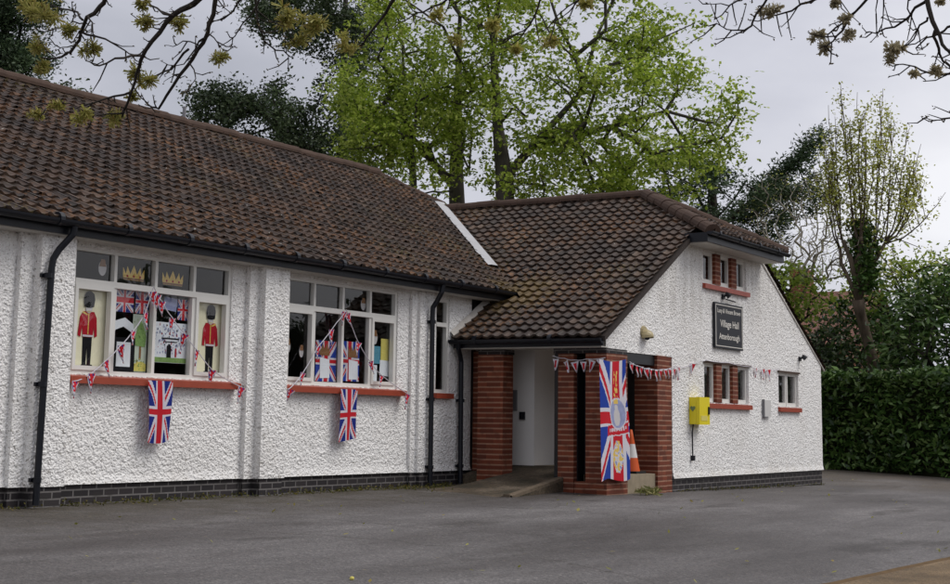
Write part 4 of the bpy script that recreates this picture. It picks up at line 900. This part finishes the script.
tops=[(-.60,5.7),(-.28,6.35),(.05,6.25),(.15,6.05),(.52,5.75),(.78,6.25),(-.78,5.3),(-.95,5.1),(1.1,5.0),(1.5,5.0),(1.95,4.4),(2.15,3.8),(-1.02,4.6),(.35,5.2),(-.45,5.0),(.95,4.7),(1.3,4.3),(1.7,4.6),(-.15,5.4),(.65,4.9),(1.85,3.4),(-.85,4.3),(2.3,3.2),(1.15,5.4),(.3,4.4)]
spt=[]; 
for x,y in tops:
    h=min(heads,key=lambda k:abs(k[1]-x*.45)+rr.uniform(0,.3)); p,q=h[0],Wp(x,y)+Vector((rr.uniform(-.5,.5),rr.uniform(-.3,.3),0)); path=[]
    for i in range(9):
        t=i/8; e=Vector((p.x+(q.x-p.x)*t**.6,p.y+(q.y-p.y)*t**.6,p.z+(q.z-p.z)*t)); e+=Vector((rr.gauss(0,.02),rr.gauss(0,.02),0)); path.append(e)
        if .15<t<1: spt.append((e,t))
    b.tube(path,[.026*(1-.75*i/8) for i in range(9)],5)
    for i in range(4):
        t=rr.uniform(.25,.85); k=int(t*8); e=path[k]; d=Vector((rr.gauss(0,.15),rr.gauss(0,.15),rr.uniform(.5,1.1))); b.tube([e,e+d*.5+Vector((0,0,-.03)),e+d],[.014,.011,.006],4,0,False); spt += [(e+d*.6,.5),(e+d,.5)]
for i in range(9):   # side limbs with drooping twigs
    x=rr.uniform(-1.2,2.5); e=Wp(.1,1.5); q=Wp(x,rr.uniform(.7,2.2)); m_=e.lerp(q,.5)+Vector((0,0,.35)); b.tube([e,m_,q],[.03,.02,.008],4,0,False); spt += [(m_,.4),(q,.4)]
b.build('trunk',BARK['brown'],pt,True)
leafset('crown',[e for e,t in spt if t<.74],20,.17,.11,.55,LEAF['sparse'],pt,31,.1,.4); tag(leafset('buds',[e for e,t in spt],5,.05,.06,.6,LEAF['bud'],pt,32,-.3,.2),kind='stuff')
leafset('ivy',[Wp(rr.gauss(.2,.15),rr.uniform(.3,2.25)) for i in range(100)],22,.13,.13,.8,LEAF['laurel'],pt,33,.4,.3)
# laurel hedge and the taller laurels behind it
def hedge(name,label,line,h,th,n,L,seed,m_,top_var=.08,cat='hedge'):
    r=random.Random(seed); t=thing(name,label,cat,(line[0][0],line[0][1],gz(*line[0]))); b=MB(); pts=[]
    segs=list(zip(line,line[1:])); lens=[math.dist(a,c) for a,c in segs]; tot=sum(lens)
    for (a,c) in segs:
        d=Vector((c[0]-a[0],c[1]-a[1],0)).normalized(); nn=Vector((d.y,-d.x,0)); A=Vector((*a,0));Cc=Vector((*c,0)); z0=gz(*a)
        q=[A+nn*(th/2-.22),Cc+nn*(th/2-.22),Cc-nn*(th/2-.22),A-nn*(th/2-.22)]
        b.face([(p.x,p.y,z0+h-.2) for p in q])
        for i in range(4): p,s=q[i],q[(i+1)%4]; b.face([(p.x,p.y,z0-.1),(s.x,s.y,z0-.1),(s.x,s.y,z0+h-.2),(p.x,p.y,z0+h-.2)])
    for i in range(n):
        s=r.uniform(0,tot); k=0
        while s>lens[k]: s-=lens[k]; k+=1
        a,c=segs[k]; d=Vector((c[0]-a[0],c[1]-a[1],0)).normalized(); nn=Vector((d.y,-d.x,0)); p=Vector((*a,0))+d*s; 
        wob=.13*noise.noise(p*.8+Vector((0,0,seed)))
        if r.random()<.72: z=r.uniform(.02,h); w2=.12*noise.noise(Vector((p.x*1.1,p.y*1.1,z*1.3))); p=p+nn*((1 if r.random()<.72 else -1)*(th/2+w2-abs(r.gauss(0,.10)))); p.z=gz(*a)+z
        else: p=p+nn*r.uniform(-th/2,th/2); p.z=gz(*a)+h+wob+top_var*abs(r.gauss(0,1))-.08
        pts.append(p)
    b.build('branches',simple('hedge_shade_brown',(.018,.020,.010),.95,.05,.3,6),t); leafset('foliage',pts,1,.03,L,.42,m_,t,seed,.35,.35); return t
hedge('laurel_hedge','clipped dark green laurel hedge at the right edge of the car park',[(41.2,18.5),(38.6,12.4),(37.2,8.9),(34.8,2.0)],2.33,1.3,26000,.21,41,LEAF['laurel'])
hedge('reflection_hedge','unseen loose hedge added behind the camera to darken the lower window panes',[(-4,-14),(70,-17)],4.8,2.5,9000,.5,42,LEAF['dark'],.5)  # added out of view, height set for the dark reflection in the panes
def bush(name,label,c,r,n,L,seed,m_,asp=.42,base=None,droop=.35,spread=.22,k=10,cat='shrub'):
    rng=random.Random(seed); t=thing(name,label,cat,(c[0],c[1],-.25)); att=ell(n,c,r,rng,.8); pts=[Vector((c[0],c[1],-.25)),Vector((c[0]+.1,c[1],c[2]*.4)),Vector((c[0],c[1],c[2]*.75))]
    b,tips,tw=grow([(pts,[.12,.10,.07])],att,rng,rtip=.012,start=1); b.build('stems',BARK['dark'],t); leafset('foliage',tips,k,spread,L,asp,m_,t,seed,droop,.35); return t
bush('tall_laurel','tall dark laurel with large drooping leaves behind the hedge at the right edge',(42.6,10.0,2.9),(1.6,2.3,2.3),330,.24,51,LEAF['laurel'],.36,k=26,spread=.26)
bush('tall_laurel','dark laurel filling the gap between the pollarded trunk and the right edge laurel',(45.6,13.6,2.6),(1.2,1.9,2.2),220,.22,52,LEAF['laurel'],.38,k=24,spread=.26)
bush('tall_laurel','shady laurel in front of the red tiled house roof',(44.2,15.2,2.0),(1.4,2.3,2.1),240,.18,53,LEAF['dark'],.5,k=24,spread=.28)
bush('green_shrub','light green spring shrub above the laurels beside the gable end',(43.2,15.5,4.6),(.9,1.7,1.0),130,.18,54,LEAF['light'],.5,k=20,spread=.25)
bush('green_shrub','light green arching shrub behind the pollarded trunk',(45.6,12.0,5.0),(1.0,2.2,1.3),140,.18,55,LEAF['light'],.45,k=18,spread=.3)
bush('olive_shrub','olive green shrub leaning in at the right edge above the tall laurel',(43.4,9.6,5.0),(1.0,1.2,1.3),60,.15,56,LEAF['sparse'],.5,k=10,spread=.28)
# a house among the shrubs
hs=thing('far_house','house with a weathered red tiled roof glimpsed through the shrubs','house',(60,19,-.3))
b=MB(); b.box(57,65,17.6,21.4,-.3,4.1); b.build('wall',M['red_brick'],hs); b=MB()
for s in (0,1): b.quadw([(56.6,17.3,4.0),(56.6,21.7,4.0),(61,21.7,6.4),(61,17.3,6.4)] if s==0 else [(65.4,21.7,4.0),(65.4,17.3,4.0),(61,17.3,6.4),(61,21.7,6.4)])
b.face([(56.9,17.6,4.1),(65,17.6,4.1),(61,17.6,6.3)]); b.face([(56.9,21.4,4.1),(61,21.4,6.3),(65,21.4,4.1)])
b.build('roof',m_brick('far_roof_tiles',(.30,.13,.085),(.22,.10,.07),(.12,.06,.045),.02,.02,.3),hs); b=MB(); b.box(60.4,61.4,20.2,20.9,5.6,7.3); b.build('chimney',M['red_brick'],hs)
# weeds, moss and litter on the ground
r_=random.Random(3); pts=[Vector((r_.uniform(10,19.4),YF-.02-abs(r_.gauss(.05,.06))-(.11 if r_.random()<.2 else 0),0.0)) for i in range(420)]+[Vector((r_.uniform(22.1,29.2),YG-abs(r_.gauss(.03,.05)),gz(26,YG)+.0)) for i in range(120)]+[Vector((r_.uniform(17.6,19.2),11.55+r_.gauss(0,.22),.0)) for i in range(160)]
for p in pts: p.z=gz(p.x,p.y)+.012
tag(leafset('moss',pts,4,.025,.035,.5,M['moss'],None,61,-.3,.2),kind='stuff')
tf=thing('weed_tuft','pale green tuft of strappy leaves at the foot of the porch step','plant',(20.75,9.30,gz(20.7,9.3)))
pts=[Vector((20.55+r_.uniform(-.35,.45),9.33+r_.gauss(0,.08),gz(20.7,9.3)+.05)) for i in range(28)]; leafset('leaves',pts,4,.03,.17,.16,LEAF['grass'],tf,62,-.1,.2)
def litter():
    pts=[Vector((r_.uniform(8,34),r_.uniform(3.8,11.5),0)) for i in range(150)]+[Vector((r_.uniform(12,36),3.3+r_.gauss(0,.25),0)) for i in range(120)]
    for p in pts: p.z=gz(p.x,p.y)+.022
    o=leafset('fallen_leaves',pts,1,.003,.055,.7,LEAF['catkin'],None,63,0,.97); tag(o,kind='stuff')
litter()
l=MB(); l.lathe((8.77,6.15,gz(8.77,6.15)+.0),[(0,.0),(.012,.002),(.017,.012),(.012,.023),(0,.026)],8); tag(l.build('lost_ball',M['yel2'],None,True),'tiny pale yellow ball lying on the tarmac at the bottom edge','ball')

# ------------------------------------------------------------------ branches overhanging from a tree that stands behind the camera
BRANCHES = [
  (0.020, [(5.098,5.027,2.940),(5.163,5.130,2.849),(5.194,5.215,2.819),(5.234,5.334,2.784),(5.289,5.409,2.731),(5.310,5.470,2.682),(5.343,5.563,2.666),(5.404,5.703,2.675),(5.401,5.782,2.691)]),
  (0.009, [(5.234,5.335,2.799),(5.367,5.543,2.898),(5.434,5.723,2.953),(5.535,5.947,3.023),(5.603,6.148,3.061)]),
  (0.006, [(5.351,5.512,2.706),(5.413,5.637,2.737),(5.518,5.808,2.761)]),
  (0.007, [(5.165,5.236,2.780),(5.138,5.182,2.757),(5.129,5.170,2.709),(5.102,5.164,2.635)]),
  (0.009, [(5.300,5.415,2.759),(5.337,5.322,2.721),(5.340,5.190,2.666),(5.322,5.081,2.607),(5.286,4.992,2.580)]),
  (0.010, [(5.319,5.030,2.599),(5.176,5.039,2.562),(5.082,5.044,2.506),(4.991,5.025,2.487),(4.891,4.973,2.491)]),
  (0.006, [(5.300,5.405,2.798),(5.198,5.387,2.782),(5.153,5.392,2.742),(5.063,5.377,2.710)]),
  (0.006, [(5.298,5.420,2.769),(5.219,5.364,2.714),(5.116,5.268,2.640)]),
  (0.024, [(5.130,4.388,2.872),(5.139,4.529,2.754),(5.187,4.648,2.753),(5.173,4.730,2.713),(5.203,4.832,2.647),(5.210,4.917,2.558),(5.257,4.986,2.517),(5.293,5.043,2.444),(5.325,5.123,2.350),(5.372,5.191,2.321)]),
  (0.009, [(5.305,5.076,2.415),(5.343,5.248,2.420),(5.360,5.395,2.403),(5.403,5.545,2.420),(5.434,5.672,2.453)]),
  (0.005, [(5.347,5.251,2.421),(5.336,5.245,2.374),(5.331,5.210,2.316)]),
  (0.010, [(5.279,4.707,2.582),(5.390,4.871,2.554),(5.477,5.050,2.545),(5.539,5.232,2.557)]),
  (0.007, [(5.308,5.112,2.332),(5.314,5.240,2.330),(5.371,5.410,2.351)]),
  (0.005, [(5.109,5.429,2.335),(5.323,5.688,2.358),(5.561,5.911,2.395),(5.871,6.119,2.474)]),
  (0.010, [(5.154,4.695,2.713),(5.181,4.794,2.752),(5.274,4.959,2.844),(5.326,5.063,2.930)]),
  (0.006, [(5.098,4.713,2.637),(5.159,4.813,2.677),(5.231,4.926,2.742)]),
  (0.020, [(5.307,4.556,2.929),(5.312,4.573,2.812),(5.372,4.652,2.733),(5.377,4.686,2.659),(5.429,4.784,2.600),(5.429,4.848,2.529),(5.459,4.971,2.459),(5.486,5.049,2.383),(5.483,5.087,2.376),(5.518,5.164,2.415)]),
  (0.007, [(5.364,4.675,2.655),(5.411,4.765,2.657),(5.500,4.895,2.593),(5.512,5.007,2.588),(5.560,5.130,2.632)]),
  (0.006, [(5.424,4.814,2.558),(5.403,4.756,2.508),(5.334,4.705,2.441),(5.268,4.682,2.406)]),
  (0.006, [(5.384,4.716,2.626),(5.369,4.797,2.661),(5.427,4.909,2.658),(5.445,4.997,2.682)]),
  (0.005, [(5.413,4.839,2.519),(5.501,4.994,2.534),(5.600,5.133,2.529)]),
  (0.006, [(5.382,4.679,2.674),(5.442,4.675,2.663),(5.505,4.676,2.618)]),
  (0.011, [(5.525,4.539,2.984),(5.615,4.586,2.889),(5.662,4.616,2.797),(5.733,4.639,2.734),(5.831,4.649,2.704),(5.901,4.608,2.697),(5.969,4.652,2.635)]),
  (0.008, [(5.580,4.518,2.891),(5.603,4.595,2.818),(5.643,4.693,2.775),(5.662,4.762,2.723),(5.710,4.880,2.712)]),
  (0.008, [(5.444,4.505,2.875),(5.466,4.633,2.770),(5.543,4.766,2.786),(5.604,4.856,2.811)]),
  (0.006, [(5.627,4.573,2.742),(5.756,4.616,2.757),(5.853,4.619,2.800),(5.974,4.637,2.809)]),
  (0.016, [(5.485,3.623,2.857),(5.644,3.813,2.794),(5.792,3.973,2.765),(5.896,4.123,2.719),(6.048,4.270,2.708)]),
  (0.010, [(5.728,3.449,2.869),(5.845,3.647,2.822),(5.917,3.791,2.806),(6.034,3.958,2.830),(6.147,4.131,2.828)]),
  (0.010, [(5.890,3.137,2.858),(5.993,3.233,2.804),(6.092,3.328,2.735),(6.181,3.440,2.712),(6.270,3.556,2.737)]),
  (0.008, [(6.007,2.935,2.870),(6.132,3.073,2.836),(6.248,3.262,2.813),(6.341,3.354,2.788)]),
  (0.008, [(6.300,2.291,2.819),(6.399,2.417,2.792),(6.464,2.520,2.798),(6.539,2.633,2.841)]),
  (0.010, [(6.168,2.151,2.802),(6.196,2.226,2.721),(6.259,2.297,2.660),(6.338,2.364,2.641),(6.404,2.447,2.648),(6.421,2.505,2.677),(6.482,2.577,2.729)]),
  (0.011, [(6.375,1.953,2.774),(6.425,2.082,2.759),(6.435,2.173,2.736),(6.495,2.271,2.731),(6.497,2.336,2.726)]),
  (0.012, [(6.373,1.755,2.791),(6.435,1.853,2.731),(6.491,1.956,2.665),(6.506,2.036,2.635),(6.543,2.098,2.625)]),
  (0.009, [(6.447,1.943,2.655),(6.446,1.975,2.600),(6.390,2.012,2.549),(6.392,2.053,2.534)]),
  (0.021, [(6.279,1.577,2.785),(6.233,1.543,2.639),(6.230,1.518,2.508),(6.242,1.496,2.462),(6.218,1.455,2.405),(6.252,1.367,2.307)]),
  (0.012, [(6.314,1.539,2.526),(6.364,1.542,2.481),(6.439,1.545,2.440),(6.544,1.534,2.419),(6.604,1.482,2.378)]),
  (0.011, [(6.384,1.569,2.689),(6.453,1.669,2.662),(6.542,1.728,2.624),(6.593,1.840,2.624),(6.683,1.940,2.646)]),
  (0.008, [(6.380,1.579,2.602),(6.424,1.630,2.567),(6.532,1.698,2.546),(6.577,1.754,2.527)]),
  (0.011, [(6.375,1.352,2.402),(6.397,1.459,2.363),(6.496,1.549,2.372),(6.556,1.633,2.408),(6.570,1.711,2.449),(6.650,1.824,2.487)]),
  (0.008, [(6.699,1.429,2.250),(6.672,1.507,2.235),(6.658,1.568,2.220),(6.639,1.624,2.213),(6.641,1.671,2.227)]),
  (0.006, [(6.450,1.812,2.783),(6.494,1.835,2.725),(6.590,1.856,2.655)]),
  (0.011, [(6.397,1.378,2.572),(6.433,1.481,2.563),(6.405,1.544,2.538),(6.467,1.642,2.530),(6.506,1.662,2.492)]),
  (0.006, [(6.410,1.771,2.758),(6.468,1.794,2.677),(6.524,1.820,2.608)]),
  (0.007, [(6.468,1.640,2.733),(6.477,1.700,2.703),(6.619,1.696,2.647),(6.666,1.692,2.612)]),
  (0.007, [(6.363,1.967,2.782),(6.498,1.992,2.746),(6.616,1.984,2.719)]),
]
CATKINS_YELLOW = [(5.318,5.690,2.900,0.100),(5.411,5.902,2.992,0.072),(5.398,5.798,2.755,0.056),(5.418,5.796,2.649,0.046),(5.179,5.379,2.737,0.039),(5.104,5.150,2.600,0.047),(5.349,5.065,2.506,0.067),(5.184,4.881,2.720,0.042),(5.307,4.776,2.712,0.047),(5.384,5.131,2.421,0.029),(5.315,5.372,2.333,0.053),(5.349,5.221,2.315,0.043),(5.416,5.666,2.434,0.035),(5.302,5.680,2.369,0.035),(5.647,4.821,2.636,0.049),(5.868,4.583,2.850,0.079),(5.986,4.485,2.845,0.070),(5.990,4.598,2.777,0.050),(5.194,4.934,2.816,0.038),(5.912,3.738,2.783,0.042),(6.304,3.877,2.762,0.040),(6.220,3.617,2.782,0.043),(6.030,4.348,2.726,0.050),(6.260,3.137,2.838,0.042),(6.372,3.381,2.719,0.043),(6.377,3.577,2.693,0.039)]
CATKINS_PALE = [(6.420,2.308,2.727,0.032),(6.441,2.268,2.736,0.023),(6.505,2.098,2.619,0.031),(6.476,2.067,2.554,0.035),(6.478,1.949,2.604,0.031),(6.416,1.942,2.648,0.026),(6.548,1.759,2.521,0.044),(6.538,1.788,2.477,0.026),(6.448,1.570,2.390,0.025),(6.503,1.673,2.400,0.017),(6.381,1.979,2.720,0.022),(6.417,1.536,2.675,0.017)]

def overhang():
    t=thing('overhanging_tree','tree whose bare flowering twigs hang into the top of the view','tree',(-1.5,-2.6,gz(0,0)))
    b=MB(); z0=gz(0,0); r=random.Random(77)
    b.tube([(-1.5,-2.6,z0-.2),(-1.45,-2.5,1.6),(-1.3,-2.3,3.2),(-.4,-1.2,4.3)],[.34,.28,.25,.20],12)
    b.tube([(-.5,-1.3,4.2),(1.4,1.0,4.9),(3.2,3.0,4.9),(4.3,4.3,4.3)],[.18,.14,.10,.06],9); b.tube([(-.5,-1.3,4.2),(2.0,-.2,4.8),(3.9,.8,4.6),(5.0,1.2,3.9)],[.16,.12,.09,.06],9)
    H1=Vector((4.3,4.3,4.3)); H2=Vector((5.0,1.2,3.9)); bud=[]
    for rad,pts in BRANCHES:
        pts=[Vector(p) for p in pts]; p=pts[0]; el=(p.z-.882)/math.hypot(p.x,p.y); az=math.degrees(math.atan2(p.y,p.x)); n=len(pts)
        # smooth the polyline once
        q=[pts[0]]
        for a,c in zip(pts,pts[1:]): q += [a.lerp(c,.3),a.lerp(c,.72)]
        q.append(pts[-1]); 
        q=[e+Vector((r.gauss(0,.004),r.gauss(0,.004),r.gauss(0,.004))) for e in q]
        m_=len(q); rr_=[rad*.68*(1-.72*i/(m_-1)) for i in range(m_)]
        if el>.285 or az<13.3:
            h=H1 if az>28 else H2; mid=h.lerp(p,.55)+Vector((0,0,.12)); q=[h,mid]+q; rr_=[rad*1.35,rad*1.15]+rr_
        b.tube(q,rr_,6,0,True)
        for a,c in zip(q[2:],q[3:]):
            for _ in range(2):
                if r.random()<.34:
                    e=a.lerp(c,r.random()); d=(c-a).normalized()*.6+Vector((r.gauss(0,.6),r.gauss(0,.6),r.gauss(0,.6))); d=d.normalized()*r.uniform(.03,.16); k=e+d*.5+Vector((0,0,-.012)); b.tube([e,k,e+d],[.0035,.003,.002],4,0,False); bud.append(e+d)
                    if r.random()<.5: bud.append(k)
        bud.append(q[-1])
    b.build('trunk',BARK['dark'],t,True)
    tag(leafset('buds',bud,2,.005,.018,.4,LEAF['bud'],t,71,.2,.1),kind='stuff')
    for nm,C_,mt in (('catkins',CATKINS_YELLOW,LEAF['catkin']),('catkins',CATKINS_PALE,LEAF['straw'])):
        v=[];f=[];oo=origin(t)
        for x,y,z,rad in C_:
            sub=[Vector((x+r.gauss(0,rad*.38),y+r.gauss(0,rad*.38),z+r.gauss(0,rad*.34))) for _ in range(7 if nm=='catkins' else 5)]
            for _ in range(int(90+rad*2600)):
                c=r.choice(sub); d=Vector((r.gauss(0,1),r.gauss(0,1),r.gauss(0,.8)-.15)).normalized(); l=rad*r.uniform(.2,.62)+.012; s=d.orthogonal().normalized(); s=(s*math.cos(r.random()*6.3)+d.cross(s)*math.sin(r.random()*6.3))*r.uniform(.002,.005); p=c-oo; i=len(v)
                v += [tuple(p-s*.5),tuple(p+d*l-s),tuple(p+d*l*1.08+s),tuple(p+s*.5)]; f.append((i,i+1,i+2,i+3))
        me=bpy.data.meshes.new(nm); me.from_pydata(v,[],f); me.materials.append(mt); o=bpy.data.objects.new(nm,me); COL.objects.link(o); o.parent=t
overhang()

# ------------------------------------------------------------------ sky, sun, camera
SUN_EL,SUN_AZ=R(52),R(148)     # azimuth clockwise from +Y
w=bpy.data.worlds.new('World'); scene.world=w; w.use_nodes=True; nt=w.node_tree; N=nt.nodes.new; L=nt.links.new; bg=nt.nodes['Background']
sky=N('ShaderNodeTexSky'); sky.sky_type='NISHITA'; sky.sun_disc=False; sky.sun_elevation=SUN_EL; sky.sun_rotation=SUN_AZ; sky.dust_density=3
tc=N('ShaderNodeTexCoord').outputs['Generated']; mp=N('ShaderNodeMapping'); mp.inputs['Scale'].default_value=(1,1,2.4); L(tc,mp.inputs['Vector'])
n1=tex(nt,'ShaderNodeTexNoise',1.9,mp.outputs['Vector'],6,Roughness=.5)
cl=ramp_out(nt,n1.outputs['Fac'],[(.30,(.36,.37,.42)),(.50,(.54,.545,.605)),(.68,(.78,.78,.815))])
sc=N('ShaderNodeVectorMath'); sc.operation='SCALE'; sc.inputs['Scale'].default_value=10.0; L(cl,sc.inputs[0])
L(mix(nt,.93,sky.outputs[0],sc.outputs[0]),bg.inputs['Color']); bg.inputs['Strength'].default_value=.10
sl=bpy.data.lights.new('sun','SUN'); sl.energy=1.5; sl.angle=R(35); sl.color=(1,.965,.92); so=bpy.data.objects.new('sun',sl); COL.objects.link(so)
sd=Vector((math.sin(SUN_AZ)*math.cos(SUN_EL),math.cos(SUN_AZ)*math.cos(SUN_EL),math.sin(SUN_EL))); so.rotation_euler=sd.to_track_quat('Z','Y').to_euler()
cam=bpy.data.cameras.new('camera'); co=bpy.data.objects.new('camera',cam); COL.objects.link(co); scene.camera=co
f,yaw,pit,rol=1533.2,.536745,.15312,.012863
fw=Vector((math.cos(yaw)*math.cos(pit),math.sin(yaw)*math.cos(pit),math.sin(pit))); ri=Vector((math.sin(yaw),-math.cos(yaw),0)); up=ri.cross(fw)
r2=ri*math.cos(rol)+up*math.sin(rol); u2=-ri*math.sin(rol)+up*math.cos(rol)
co.matrix_world=Matrix(((r2.x,u2.x,-fw.x,0),(r2.y,u2.y,-fw.y,0),(r2.z,u2.z,-fw.z,.882),(0,0,0,1)))
cam.sensor_width=36; cam.lens=f*36/950; cam.shift_y=-(292-187.45)/950; cam.clip_start=.05; cam.clip_end=2000
scene.view_settings.view_transform='Standard'; scene.view_settings.look='None'; scene.view_settings.gamma=1; scene.view_settings.exposure=.29; scene.view_settings.use_curve_mapping=False
scene.render.engine='CYCLES'; scene.cycles.max_bounces=6; scene.cycles.transparent_max_bounces=12
try: scene.cycles.use_denoising=True
except Exception: pass
